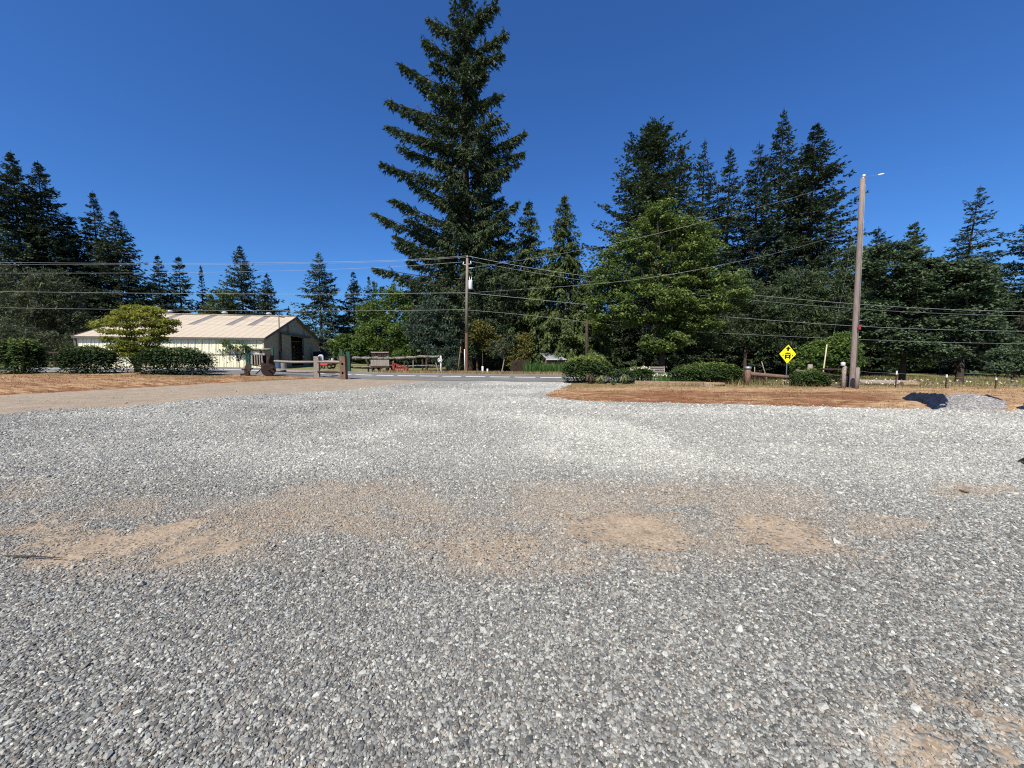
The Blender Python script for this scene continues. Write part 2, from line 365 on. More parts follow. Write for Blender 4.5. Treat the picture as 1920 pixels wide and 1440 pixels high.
q = N('dry_lawn_earth')
pos = q.coord((.34, 1.35, 1)); n1 = q.noise(pos, .8, 6, .7); n2 = q.noise(pos, 4.5, 6, .8); n3 = q.noise(q.coord(), 30, 4, .7)
red = q.ramp(n3, [(.3, (.120, .050, .025)), (.7, (.31, .150, .075))])
straw = q.ramp(n3, [(.3, (.27, .160, .080)), (.7, (.60, .43, .25))])
olive = q.ramp(n3, [(.3, (.105, .085, .034)), (.7, (.235, .185, .085))])
fac = q.math('ADD', q.math('ADD', q.math('MULTIPLY', n1, 1.5), q.math('MULTIPLY', n2, 2.4)), q.math('ADD', q.math('MULTIPLY', q.attr('bark'), -.38), -1.32))
c = q.mix(q.ramp(fac, [(.22, (0, 0, 0)), (.62, (1, 1, 1))]), red, straw)
dk = q.ramp(q.noise(q.coord((.7, 1.6, 1)), 3.6, 8, .85), [(.38, (.34, .29, .24)), (.48, (.8, .77, .74)), (.60, (1.25, 1.22, 1.2))]); c = q.mix(.9, c, dk, 'MULTIPLY')
c = q.mix(q.attr('olive'), c, olive)
q.bump(n3, .7, .05)
M['lawn'] = q.fin(c, .95, .1)

q = N('asphalt')
pos = q.coord(); n1 = q.noise(pos, .6, 5); n2 = q.noise(pos, 60, 3, .7)
c = q.ramp(n1, [(.35, (.130, .127, .122)), (.65, (.180, .174, .164))]); c = q.mix(1.0, c, q.ramp(n2, [(.3, (.72, .72, .72)), (.7, (1.25, 1.25, 1.25))]), 'MULTIPLY')
q.bump(n2, .4, .01); M['asphalt'] = q.fin(c, .85, .25)

xs = np.concatenate([np.linspace(-2500, -120, 14), np.arange(-110, 130, 1.0), np.linspace(140, 2500, 14)])
ys = np.concatenate([np.linspace(-2000, -20, 10), np.arange(-10, 110, 1.0), np.linspace(120, 3000, 16)])
sheet('ground', xs, ys, lambda x, y: H(x, y) - .035 - .05 * (np.hypot(x, y) < 60) * (y < roadY(x)), M['ground'])
xs = np.concatenate([np.arange(-46, -11, .45), np.arange(-11, 11, .11), np.arange(11, 48, .45)])
ys = np.concatenate([np.arange(-12, .9, .6), np.arange(.9, 8, .1), np.arange(8, 33, .25)])
def yard_z(x, y): return H(x, y) + .018 * (fbm(x, y, .8, 11) - .5) * (y > .5)
sheet('gravel_yard', xs, ys, yard_z, M['yard'], keep=lambda x, y: y < roadY(x) - 1.0, attrs={'soil': soil, 'dust': dust})

def strip(name, off0, off1, z, mat, x0=-130, x1=190, step=.8, parent=None, wob=0):
    x = np.arange(x0, x1 + 1e-6, step); dy = np.gradient(roadY(x), x); nn = np.stack([-dy, np.ones_like(x)], -1) / np.hypot(dy, 1)[:, None]
    c = np.stack([x, roadY(x)], -1); mb = MB(); k = 5 if abs(off1 - off0) > 1 else 2
    for i in range(len(x)):
        for j in range(k):
            o = off0 + (off1 - off0) * j / (k - 1)
            if wob and j == 0: o += wob * (fbm(x[i], 0, .6, 4) - .5)
            p = c[i] + nn[i] * o; mb.v.append((p[0], p[1], float(H(p[0], p[1])) + z + .11 * float(ss(-3.0, 3.3, o))))
    for i in range(len(x) - 1):
        for j in range(k - 1): mb.f.append((i * k + j, (i + 1) * k + j, (i + 1) * k + j + 1, i * k + j + 1)); mb.sm.append(True)
    return mb.build(name, mat, parent, None if parent else (0, 0, 0))
road = strip('road', -3.7, 3.3, .014, M['asphalt'], wob=1.3); tag(road, kind='structure')
x = -14.6
strip('lane_line', -.18, .18, .024, M['paint_line'], -120, -15.1, .6, road)
while x < 60:
    strip('lane_dash', -.18, .18, .024, M['paint_line'], x, x + 1.5, .75, road); x += 1.85
strip('edge_line', 2.5, 2.72, .024, M['paint_yellow'], -120, 180, .8, road)

# ------------------------------------------------------------------ dry lawn on the left, planted island on the right
def gp(l): return [G(a, b) for a, b in l]
LAWN = gp([(-420, 775), (-150, 752), (0, 741), (182, 732), (328, 723.5), (474, 715.5), (583, 710.5), (640, 708.5), (655, 705)]) + [gz(640, 26.8), gz(540, 27.6), gz(400, 28.0), gz(200, 27.8), gz(0, 27.4), gz(-420, 26.4)]
ISLE = gp([(1022, 742), (1030, 734), (1052, 726), (1068, 719)]) + [gz(1090, 22.6), gz(1200, 21.9), gz(1300, 21.4), gz(1450, 21.0), gz(1600, 20.9), gz(1800, 20.8), gz(2300, 20.6)] + gp([(2300, 774), (1900, 769), (1690, 767), (1550, 763), (1300, 757), (1100, 752), (1040, 748)])
def lawn_sheet(name, poly, rise, bark, olive, res=.16):
    P = np.array([(p.x, p.y) for p in poly]); lo = P.min(0) - .6; hi = P.max(0) + .6
    d = lambda x, y: sdf(poly, x, y) + .55 * (fbm(x, y, 1.3, 9) - .5) + .25 * (fbm(x, y, 5, 10) - .5)
    z = lambda x, y: H(x, y) + np.clip(d(x, y) * .22, -.07, 0) + .06 * ss(0, 1.2, d(x, y)) + rise * ss(.5, 5.5, sdf(poly, x, y + 2.0)) * ss(.0, 1.5, d(x, y)) + .03 * (fbm(x, y, 2.2, 12) - .4) * ss(0, .5, d(x, y))
    sheet(name, np.arange(lo[0], hi[0], res), np.arange(lo[1], hi[1], res), z, M['lawn'], keep=lambda x, y: d(x, y) > -.35, attrs={'bark': bark, 'olive': olive})
    return d, z
ld, lz = lawn_sheet('dry_lawn', LAWN, .24, lambda x, y, z: .50 + .4 * ss(1.2, .2, sdf(LAWN, x, y)), lambda x, y, z: .75 * ss(.4, .6, fbm(x, y, .9, 41)) * ss(20, 25, y), .2)
def ibark(x, y, z=0):
    dd = sdf(ISLE, x, y); px, py = pix(x, y, H(x, y))
    return np.clip(.98 * ss(4.9, 2.6, y - 12.2 + 2.2 * (fbm(x * .35, y, 1.4, 66) - .5)) + .3 * ss(.5, .65, fbm(x, y, .8, 6)), 0, 1) * ss(1760, 1560, px)
idd, iz = lawn_sheet('planted_island', ISLE, .05, ibark, lambda x, y, z: .85 * ss(17.6, 19.5, y + 1.5 * (fbm(x, y, 1, 44) - .5)), .16)
def surf(x, y):
    x = float(x); y = float(y)
    if idd(np.array([x]), np.array([y]))[0] > 0: return float(iz(np.array([x]), np.array([y]))[0])
    if ld(np.array([x]), np.array([y]))[0] > 0: return float(lz(np.array([x]), np.array([y]))[0])
    return float(H(x, y))
def SP(px, Y):                                                  # standing point on whatever surface is there
    p = gz(px, Y); p.z = surf(p.x, p.y); return p

# loose stones of the yard: one object, stones instanced on points
stones = bpy.data.collections.new('stone_shapes')
q = N('loose_stone')
tn = q.attr('tint', 'INSTANCER'); so = q.attr('soilmix', 'INSTANCER'); du = q.attr('dustmix', 'INSTANCER'); hu = q.attr('hue', 'INSTANCER')
c = q.ramp(tn, [(0, (.078, .079, .073)), (.22, (.160, .161, .149)), (.5, (.275, .275, .248)), (.75, (.415, .410, .358)), (.92, (.54, .528, .45)), (1, (.64, .62, .51))])
c = q.mix(q.math('MULTIPLY', hu, .5), c, (.28, .205, .14))
c = q.mix(du, c, (.44, .430, .370)); c = q.mix(so, c, (.335, .270, .195))
nn = q.noise(q.coord((1, 1, 1), 'Object'), 3.0, 4); c = q.mix(1.0, c, q.ramp(nn, [(.3, (.75, .75, .75)), (.7, (1.2, 1.2, 1.2))]), 'MULTIPLY')
M['stone'] = q.fin(c, .8, .3)
for k in range(7):
    bm = bmesh.new(); bmesh.ops.create_icosphere(bm, subdivisions=1, radius=1)
    for v in bm.verts:
        v.co *= random.uniform(.72, 1.25)
        for pn in range(3): pass
    for _ in range(4):
        n = Vector((random.gauss(0, 1), random.gauss(0, 1), random.gauss(0, 1))).normalized(); h = random.uniform(.5, .8)
        for v in bm.verts:
            e = v.co.dot(n) - h
            if e > 0: v.co -= n * e
    for v in bm.verts: v.co.x *= 1.15; v.co.z *= .66
    me = bpy.data.meshes.new('stone_shape'); bm.to_mesh(me); bm.free(); me.materials.append(M['stone'])
    stones.objects.link(bpy.data.objects.new('stone_shape', me))
pts = []
for y0, y1, sp, sz in ((-.6, .95, .021, .0115), (.95, 2.4, .0117, .0074), (2.4, 4.2, .0152, .0089), (4.2, 6.5, .0235, .0112), (6.5, 10.0, .040, .0145), (10.0, 15.0, .085, .023), (15.0, 22.0, .15, .030)):
    hx = 1.5 * y1 + 3.2
    gx = np.arange(-hx, hx, sp); gy = np.arange(y0, y1, sp); X, Y = np.meshgrid(gx, gy); X = X.ravel() + RNG.uniform(-.55, .55, X.size) * sp; Y = Y.ravel() + RNG.uniform(-.55, .55, Y.size) * sp
    m = (np.abs(X) < 1.45 * Y + 2.9 - 1.6 * RNG.random(len(X)) ** 2) & (Y < roadY(X) - 3.6); X = X[m]; Y = Y[m]; rr = RNG.exponential(.14, len(X)) - .1; m = (ld(X, Y) < rr) & (idd(X, Y) < rr); X = X[m]; Y = Y[m]
    s_ = soil(X, Y); d_ = dust(X, Y)
    m = RNG.random(len(X)) > np.clip(.90 * ss(.28, .85, s_) + .25 * (s_ > .6) * (Y > 8) + .62 * ss(.3, 1.0, d_) * (Y < 3.2) + .22 * d_ + .35 * ss(7, 20, Y), 0, .95); X, Y, s_, d_ = X[m], Y[m], s_[m], d_[m]
    size = sz * np.exp(RNG.normal(0, .30, len(X))) * (1 - .3 * s_)
    big = RNG.random(len(X)) < .008; size[big] *= RNG.uniform(1.4, 2.0, big.sum())
    tint = np.clip(RNG.beta(1.35, 1.9, len(X)) * .90 - .03 + .10 * (fbm(X, Y, .5, 50) - .5) + .36 * d_ - .03 * ss(5.0, 2.0, Y), 0, 1); 
    br = RNG.random(len(X)) < .013; tint[br] = RNG.uniform(.80, 1, br.sum()); tint[big] = np.clip(tint[big] * 1.1, .2, .8)
    pts.append(np.stack([X, Y, np.maximum(yard_z(X, Y), np.maximum(np.where(ld(X, Y) > -.3, lz(X, Y), -9), np.where(idd(X, Y) > -.3, iz(X, Y), -9))) + size * .18, size, tint, np.clip(s_ * 1.5 * RNG.uniform(.5, 1, len(X)), 0, 1), RNG.random(len(X)) ** 6 + .35 * s_, np.clip(.42 * d_ * RNG.uniform(.0, 1.3, len(X)), 0, 1)], -1))
P = np.concatenate(pts); n = len(P)
me = bpy.data.meshes.new('gravel'); me.vertices.add(n); me.vertices.foreach_set('co', P[:, :3].astype(np.float32).ravel())
sv = np.stack([P[:, 3] * RNG.uniform(.85, 1.3, n), P[:, 3] * RNG.uniform(.75, 1.1, n), P[:, 3] * RNG.uniform(.7, 1.2, n)], -1)
rv = np.stack([RNG.normal(0, .38, n), RNG.normal(0, .38, n), RNG.uniform(0, 6.28, n)], -1)
me.attributes.new('scl', 'FLOAT_VECTOR', 'POINT').data.foreach_set('vector', sv.astype(np.float32).ravel())
me.attributes.new('rot', 'FLOAT_VECTOR', 'POINT').data.foreach_set('vector', rv.astype(np.float32).ravel())
for nm, c in (('tint', 4), ('soilmix', 5), ('hue', 6), ('dustmix', 7)): me.attributes.new(nm, 'FLOAT', 'POINT').data.foreach_set('value', P[:, c].astype(np.float32))
gravel = finish(bpy.data.objects.new('gravel', me), None, (0, 0, 0)); tag(gravel, 'loose grey crushed stones covering the near part of the yard', 'gravel', kind='stuff')
print('gravel points', n)
ng = bpy.data.node_groups.new('scatter_stones', 'GeometryNodeTree')
ng.interface.new_socket('Geometry', in_out='INPUT', socket_type='NodeSocketGeometry'); ng.interface.new_socket('Geometry', in_out='OUTPUT', socket_type='NodeSocketGeometry')
gi = ng.nodes.new('NodeGroupInput'); go = ng.nodes.new('NodeGroupOutput'); ip = ng.nodes.new('GeometryNodeInstanceOnPoints'); ci = ng.nodes.new('GeometryNodeCollectionInfo')
ci.inputs['Collection'].default_value = stones; ci.inputs['Separate Children'].default_value = True; ci.inputs['Reset Children'].default_value = True
ip.inputs['Pick Instance'].default_value = True
a1 = ng.nodes.new('GeometryNodeInputNamedAttribute'); a1.data_type = 'FLOAT_VECTOR'; a1.inputs[0].default_value = 'scl'
a2 = ng.nodes.new('GeometryNodeInputNamedAttribute'); a2.data_type = 'FLOAT_VECTOR'; a2.inputs[0].default_value = 'rot'
er = ng.nodes.new('FunctionNodeEulerToRotation')
L = ng.links.new
L(gi.outputs[0], ip.inputs['Points']); L(ci.outputs[0], ip.inputs['Instance']); L(a1.outputs[0], ip.inputs['Scale']); L(a2.outputs[0], er.inputs[0]); L(er.outputs[0], ip.inputs['Rotation']); L(ip.outputs[0], go.inputs[0])
md = gravel.modifiers.new('stones', 'NODES'); md.node_group = ng
# ------------------------------------------------------------------ foliage
def nrm(a): return a / np.maximum(np.linalg.norm(a, axis=-1, keepdims=True), 1e-9)
def kites(p, d, wv, l, w):                                      # leaf blades: origin, direction, side, length, width
    l = l[:, None]; w = w[:, None]
    return np.stack([p, p + d * l * .45 + wv * w, p + d * l, p + d * l * .45 - wv * w], 1)
def darts(p, d, wv, l, w):                                      # needle sprays: one narrow triangle each
    l = l[:, None]; w = w[:, None]
    return np.stack([p - wv * w, p + d * l, p + wv * w], 1)
def conifer(h, rad, seed, nb=150, start=.05, twig=.5, blade=.42, bw=.10, nt_=26, nk=4, droop=-.15, up=.30, hang=.15, ragged=.25, jag=0., lean=(0, 0), power=.85, fill=1.0, sat=1.12):
    """a crown of needle sprays: returns faces (n,3,3), a shade per face, and the bare limbs"""
    g = np.random.default_rng(seed); fq = []; ft = []; limbs = []
    t = start + (.985 - start) * np.sort(g.random(nb)) ** .92
    side = g.random(48) * .9 + .5 if jag else np.ones(48)
    for i in range(nb):
        ti = t[i]; prof = min(1., sat * (1 - ti)) ** power * (1 if ti > start + .12 else .72 + .28 * (ti - start) / .12)
        az = g.random() * 6.283; L_ = rad * prof * g.uniform(1 - ragged * 1.7, 1 + ragged * .4) * (side[int(az / 6.284 * 12) % 12 + 12 * int(ti * 3.99)] if jag else 1) + .06
        if jag and g.random() < .10: L_ *= 1 + jag
        p0 = np.array((lean[0] * ti ** 2, lean[1] * ti ** 2, h * ti)); a = np.array((math.cos(az), math.sin(az), 0)); s_ = np.array((-a[1], a[0], 0))
        sl = droop + (up - droop) * ti ** 1.5 + g.normal(0, .09); cv = g.uniform(-.02, .24) if droop > -.4 else g.uniform(-.25, .05)
        n = max(5, int(nt_ * (.22 + .78 * L_ / rad) * fill))
        u = np.sort(g.uniform(.08, 1, n) ** .85); u[-1] = 1.0
        pt = p0 + a * (L_ * u)[:, None]; pt[:, 2] += L_ * (sl * u + cv * u * u)
        sg = np.where(np.arange(n) % 2 == 0, 1, -1) * g.uniform(.45, 1.0, n)
        tl = np.minimum(twig, .27 * L_ + .16) * (.25 + 1.0 * np.sqrt(np.maximum(1 - u, 0.01))) * g.uniform(.6, 1.25, n)
        td = nrm(a * g.uniform(.35, .95, n)[:, None] + s_ * sg[:, None] + np.array((0, 0, 1)) * (sl * .6 - hang + g.normal(0, .12, n))[:, None])
        td[-1] = nrm((a + np.array((0, 0, sl + cv)))[None])[0]
        k = np.repeat(np.arange(n), nk); v = g.uniform(0, .95, n * nk)
        bp = pt[k] + td[k] * (tl[k] * v)[:, None] + g.normal(0, .03, (n * nk, 3)); bp[:, 2] -= hang * tl[k] * v * v
        bd = nrm(td[k] + g.normal(0, .34, (n * nk, 3)) + np.array((0, 0, -hang * .6)))
        bl = blade * g.uniform(.6, 1.25, n * nk) * min(1, .30 + .25 * L_)
        wv = nrm(np.cross(bd, nrm(g.normal(0, .55, (n * nk, 3)) + np.array((0, 0, 1.0)))))
        fq.append(darts(bp, bd, wv, bl, np.full(n * nk, bw) * g.uniform(.7, 1.3, n * nk) * min(1, .5 + .2 * L_)))
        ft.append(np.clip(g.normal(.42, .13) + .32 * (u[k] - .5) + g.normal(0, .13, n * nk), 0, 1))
        if i % 4 == 0: limbs.append((p0, p0 + a * L_ * .55 + np.array((0, 0, L_ * (sl * .55 + cv * .3))), .018 * L_ ** .8 + .010))
    n = 60; z = np.sort(g.uniform(.95, 1, n)); az = g.random(n) * 6.28
    bp = np.stack([lean[0] * z ** 2, lean[1] * z ** 2, h * z], -1); bd = nrm(np.stack([np.cos(az), np.sin(az), g.uniform(.7, 2.0, n)], -1))
    fq.append(darts(bp, bd, nrm(np.cross(bd, g.normal(0, 1, (n, 3)))), np.full(n, min(.3, blade * .5)) * (1.3 - (z - .95) * 18), np.full(n, bw * .4))); ft.append(g.uniform(.3, .7, n))
    return np.concatenate(fq), np.concatenate(ft), limbs
def plant_conifer(name, label, loc, h, rad, seed, mat, group, cat='tree', trunk_r=None, trunk_mat=None, **kw):
    root = thing(name, label, cat, loc, group)
    q_, t_, limbs = conifer(h, rad, seed, **kw); L0 = np.array(loc)
    soup('crown', q_ + L0, mat, root, tint=t_)
    tr = trunk_r or max(.10, h * .0135); ln = kw.get('lean', (0, 0)); mb = MB()
    zs = [-.3, .25, h * .2, h * .45, h * .7, h * .95]; rs = [tr * 1.25, tr, tr * .82, tr * .58, tr * .34, tr * .06]
    mb.tube([Vector(loc) + Vector((ln[0] * (max(z, 0) / h) ** 2, ln[1] * (max(z, 0) / h) ** 2, z)) for z in zs], rs, 8)
    for a, b, r in limbs: mb.tube([L0 + a, L0 + b], [r, r * .4], 4, False)
    mb.build('trunk', trunk_mat or M['bark'], root); return root
def leaf_cloud(cs, rs, per, ls, g, flat=.55, upb=.8, aspect=.55, shell=.0, droop=0.):
    n = len(cs) * per; k = np.repeat(np.arange(len(cs)), per)
    o = nrm(g.normal(0, 1, (n, 3))) * (g.random(n) ** (1 / (2.2 + shell)))[:, None] * np.array((1, 1, flat))
    p = cs[k] + o * rs[k][:, None]
    nr = nrm(g.normal(0, .75, (n, 3)) + np.array((0, 0, upb)) + o * .5)
    d = nrm(np.cross(nr, g.normal(0, 1, (n, 3)))); d[:, 2] -= droop; d = nrm(d); wv = nrm(np.cross(d, nr))
    l = ls * g.uniform(.6, 1.3, n)
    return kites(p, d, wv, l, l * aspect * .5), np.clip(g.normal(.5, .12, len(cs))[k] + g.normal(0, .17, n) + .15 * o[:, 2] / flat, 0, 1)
def lobed(lobes, n, g, inner=.55, gaps=.35, seed=0):
    """clump centres spread through overlapping egg shapes (cx,cy,cz,rx,ry,rz)"""
    lb = np.array(lobes, float); wgt = (lb[:, 3] * lb[:, 4] * lb[:, 5]) ** (2 / 3); k = g.choice(len(lb), n * 2, p=wgt / wgt.sum())
    o = nrm(g.normal(0, 1, (n * 2, 3))) * g.uniform(inner, 1.0, n * 2)[:, None]
    p = lb[k, :3] + o * lb[k, 3:]
    keep = np.ones(len(p), bool)
    for q_ in lb: keep &= (((p - q_[:3]) / q_[3:]) ** 2).sum(1) > .30
    m = fbm(p[:, 0] + p[:, 2] * .7, p[:, 1] * .8 + p[:, 2] * .9, 1.1 / max(.4, lb[:, 3].mean() * .35), seed + 60, 3)
    keep &= m > np.quantile(m, gaps * .6)
    p = p[keep][:n]; return p
def broadleaf(name, label, loc, lobes, nclump, per, clump_r, leaf, mat, seed, group=None, cat='tree', trunk_r=.2, trunk_mat=None, limbs=9, gaps=.35, flat=.6, aspect=.6, trunk_h=None, lean=(0, 0), upb=.8, inner=.55, droop=0.):
    g = np.random.default_rng(seed); root = thing(name, label, cat, loc, group); L0 = np.array(loc)
    c = lobed(lobes, nclump, g, inner, gaps, seed); rs = clump_r * g.uniform(.65, 1.35, len(c))
    q_, t_ = leaf_cloud(c + L0, rs, per, leaf, g, flat, upb, aspect, droop=droop)
    soup('crown', q_, mat, root, tint=t_)
    lb = np.array(lobes, float); topz = lb[:, 2].mean(); th = trunk_h or max(.3, (lb[:, 2] - lb[:, 5]).min() + .25 * lb[:, 5].mean())
    mb = MB(); mid = Vector((lean[0] * .5, lean[1] * .5, th * .5)); top = Vector((lean[0], lean[1], th)); V0 = Vector(loc)
    mb.tube([V0 + Vector((0, 0, -.2)), V0 + Vector((0, 0, .05)), V0 + mid, V0 + top], [trunk_r * 1.3, trunk_r * 1.05, trunk_r * .85, trunk_r * .7], 8, wob=.06)
    pick = c[g.choice(len(c), limbs)]
    for e in pick:
        e = Vector(e) ; m_ = top.lerp(e, .5) + Vector((g.normal(0, .1), g.normal(0, .1), .12 * (e - top).length))
        mb.tube([V0 + top * .92, V0 + m_, V0 + e], [trunk_r * .55, trunk_r * .32, trunk_r * .10], 5, False)
    mb.build('trunk', trunk_mat or M['bark'], root); return root
def bush(name, label, loc, size, nleaf, leaf, mat, seed, group=None, cat='bush', lumps=7, aspect=.5, box=2.6, upb=.7, extra=None, tint_up=.35, stems=True):
    """a clipped or natural shrub: leaves set through the outer shell of a rounded block"""
    g = np.random.default_rng(seed); root = thing(name, label, cat, loc, group); sx, sy, sz = size; L0 = np.array(loc)
    o = nrm(g.normal(0, 1, (nleaf, 3))); o[:, 2] = np.abs(o[:, 2]) * np.where(g.random(nleaf) < .80, 1, -.55)
    k = 1 / (np.abs(o) ** box).sum(1) ** (1 / box)
    wob = 1 + .34 * (fbm(o[:, 0] * 2 + o[:, 2], o[:, 1] * 2 - o[:, 2], 1.6, seed + 3) - .5) * 2 + .10 * (fbm(o[:, 0] * 2 + o[:, 2], o[:, 1] * 2 - o[:, 2], 6, seed + 4) - .5) * 2
    dep = 1 - .5 * g.random(nleaf) ** 1.8; st_ = g.random(nleaf) < .05; dep[st_] = g.uniform(1.0, 1.13, st_.sum())
    p = o * (k * wob * dep)[:, None] * np.array((sx / 2, sy / 2, sz * .56)); p[:, 2] += sz * .44
    p[:, 2] = np.maximum(p[:, 2], .02)
    nr = nrm(o * .35 + g.normal(0, .42, (nleaf, 3)) + np.array((0, 0, upb * 1.9))); d = nrm(np.cross(nr, g.normal(0, 1, (nleaf, 3)))); l = leaf * g.uniform(.65, 1.3, nleaf)
    q_ = kites(p + L0, d, nrm(np.cross(d, nr)), l, l * aspect * .5)
    cl = fbm(p[:, 0] + p[:, 2], p[:, 1] + p[:, 2] * 1.3, 2.6, seed + 9)
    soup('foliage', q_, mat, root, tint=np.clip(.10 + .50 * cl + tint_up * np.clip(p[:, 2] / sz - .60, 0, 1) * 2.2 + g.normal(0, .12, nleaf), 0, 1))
    if stems:
        mb = MB()
        for i in range(9):
            a = g.random() * 6.28; r = g.random() * .25
            mb.tube([L0 + (math.cos(a) * sx * .06, math.sin(a) * sy * .06, -.08), L0 + (math.cos(a) * sx * r, math.sin(a) * sy * r, sz * .45), L0 + (math.cos(a) * sx * r * 1.6, math.sin(a) * sy * r * 1.6, sz * .75)], [.03, .022, .01], 5, False)
        mb.build('stem', M['bark'], root)
    return root
def blades(name, label, x, y, z0, hgt, mat, seed, wid=.012, kind='stuff', lean=.45, tint=None, cat=None):
    g = np.random.default_rng(seed); n = len(x); az = g.random(n) * 6.28; ln = np.abs(g.normal(0, lean, n)); hh = hgt * g.uniform(.5, 1.25, n)
    b = np.stack([x, y, z0 - .02], -1); tp = b + np.stack([np.cos(az) * ln * hh, np.sin(az) * ln * hh, hh], -1)
    a2 = az + 1.57 + g.normal(0, .5, n); wv = np.stack([np.cos(a2), np.sin(a2), np.zeros(n)], -1) * wid * g.uniform(.6, 1.4, n)[:, None]
    o = soup(name, np.stack([b - wv, b + wv, tp], 1), mat, None, (0, 0, 0), tint=np.clip(g.normal(.5, .22, n), 0, 1) if tint is None else tint)
    return tag(o, label, cat, kind=kind)

# ------------------------------------------------------------------ barn
THB = R(13.2); CO = G(496, 690.8); cz_ = lambda py, p: EYE + 0
BL = None
def barn_pt(xp, yp, zp=0): return CO + Vector((xp * math.cos(THB) - yp * math.sin(THB), xp * math.sin(THB) + yp * math.cos(THB), zp))
def solve(f, target, lo, hi):
    for _ in range(60):
        m = (lo + hi) / 2
        if (f(m) - target) * (f(lo) - target) <= 0: hi = m
        else: lo = m
    return (lo + hi) / 2
px_of = lambda p: float(pix(p.x, p.y, p.z)[0]); py_of = lambda p: float(pix(p.x, p.y, p.z)[1])
LB = solve(lambda s: px_of(barn_pt(-s, 0, 2.5)), 143, 2, 40)
WB = solve(lambda s: px_of(barn_pt(0, s, 2.5)), 598, 2, 40)
YA = solve(lambda s: px_of(barn_pt(0, s, 5)), 553, .1, WB)
HE = solve(lambda s: py_of(barn_pt(0, 0, s)), 635, .5, 9)
HA = solve(lambda s: py_of(barn_pt(0, YA, s)), 596, .5, 14)
HF = solve(lambda s: py_of(barn_pt(0, WB, s)), 641, .5, 9)
print('barn', CO, LB, WB, YA, HE, HA, HF)
barn = thing('barn', 'long cream metal barn with beige roof and open sliding doors in its end wall', 'barn', CO); barn.rotation_euler.z = THB; ORG[barn.name] = Vector((0, 0, 0))
def rect(mb, a, b, c, d, t): return mb.poly([a, b, c, d], t)
pw = LB / 26
mb = MB(); rect(mb, (0, 0, -.3), (pw - .035, 0, -.3), (pw - .035, 0, HE), (0, 0, HE), (0, .05, 0))
for k in (0.25, .75): mb.box((pw * k, -.012, HE / 2 - .15), (.05, .03, HE + .28))
first = mb.build('wall_panel', M['cream'], barn)
for i in range(26):
    loc = Vector((-LB + i * pw, 0, 0))
    if i == 0: first.location = loc
    else: copy_part(first, loc)
MB().box((-LB / 2, .085, HE / 2 - .1), (LB, .06, HE)).build('wall_lining', M['interior'], barn)
MB().box((-LB / 2, -.05, HE * .47), (LB, .02, .05)).build('wall_girt_trim', M['trim'], barn)
# end wall with the doorway
def wy(px): return solve(lambda s: px_of(barn_pt(0, s, 2)), px, 0.01, WB - .01)
D0, D1 = wy(543.5), wy(568.5); DT = solve(lambda s: py_of(barn_pt(0, D0, s)), 629.5, .5, 9)
roofz = lambda y: HE + (HA - HE) * y / YA if y < YA else HA + (HF - HA) * (y - YA) / (WB - YA)
def gable(y0, y1, z0):
    ps = [(0, y0, z0), (0, y1, z0), (0, y1, roofz(y1))] + ([(0, YA, HA)] if y0 < YA < y1 else []) + [(0, y0, roofz(y0))]
    return MB().poly(ps, (-.06, 0, 0))
ys_ = sorted([i * WB / 18 for i in range(19)]); 
for i in range(18):
    y0, y1 = ys_[i] + .012, ys_[i + 1] - .012
    if y1 <= D0 or y0 >= D1: gable(y0, y1, -.3).build('end_wall_panel', M['tan_wall'], barn)
    else:
        gable(y0, y1, DT).build('end_wall_panel', M['tan_wall'], barn)
        if y0 < D0: gable(y0, D0, -.3 + 0).build('end_wall_panel', M['tan_wall'], barn) if D0 - y0 > .1 else None
        if y1 > D1: gable(D1, y1, -.3).build('end_wall_panel', M['tan_wall'], barn) if y1 - D1 > .1 else None
MB().poly([(-LB + .1, .1, -.3), (-LB + .1, WB - .1, -.3), (-LB + .1, WB - .1, roofz(WB - .1) - .1), (-LB + .1, YA, HA - .1), (-LB + .1, .1, roofz(.1) - .1)], (-.06, 0, 0)).build('back_wall', M['tan_wall'], barn)
MB().box((-LB / 2, WB - .05, HF / 2), (LB, .1, HF)).build('rear_wall', M['tan_wall'], barn)
MB().box((-LB / 2, WB / 2, -.12), (LB - .3, WB - .3, .1)).build('floor_slab', M['concrete'], barn)
MB().box((-4, (D0 + D1) / 2, 1.4), (.1, WB * .7, 2.8)).build('partition', M['interior'], barn)
# roof: two courses of sheets on the front slope, skylights between the upper ones
eave = Vector((0, -.16, HE + .02)); ridge = Vector((0, YA, HA + .08)); rear = Vector((0, WB + .5, HF - .1)); nsheet = 22; x0r, x1r = -LB - .12, .22; sw = (x1r - x0r) / nsheet
SK = [(318, .0), (407.5, 0), (472, 0), (346, 0), (525, 0)]
sky_px = [(330, 311.5), (395, 346), (457, 408), (519, 467), (290, 262)]
mid = eave.lerp(ridge, .52); up3 = Vector((0, -(HA - HE), YA)).normalized() * .05
def slope_sheet(a, b, x0, x1, t=1.0):
    m_ = MB(); m_.poly([(x0, a.y, a.z), (x1, a.y, a.z), (x1, b.y, b.z), (x0, b.y, b.z)], up3 * t); 
    for k in (.0,):
        xx = x0 + (x1 - x0) * k + .03; m_.beam((xx, a.y, a.z + .045), (xx, b.y, b.z + .045), .05, .02)
    return m_
skx = []
for pxv in (340, 402, 464, 508, 284):                           # top ends of the five skylights on the ridge
    skx.append(solve(lambda s: px_of(barn_pt(-s, YA, HA)), pxv, 0, LB))
cells = {int((-s - x0r) / sw) for s in skx}
lowp = upp = skp = None
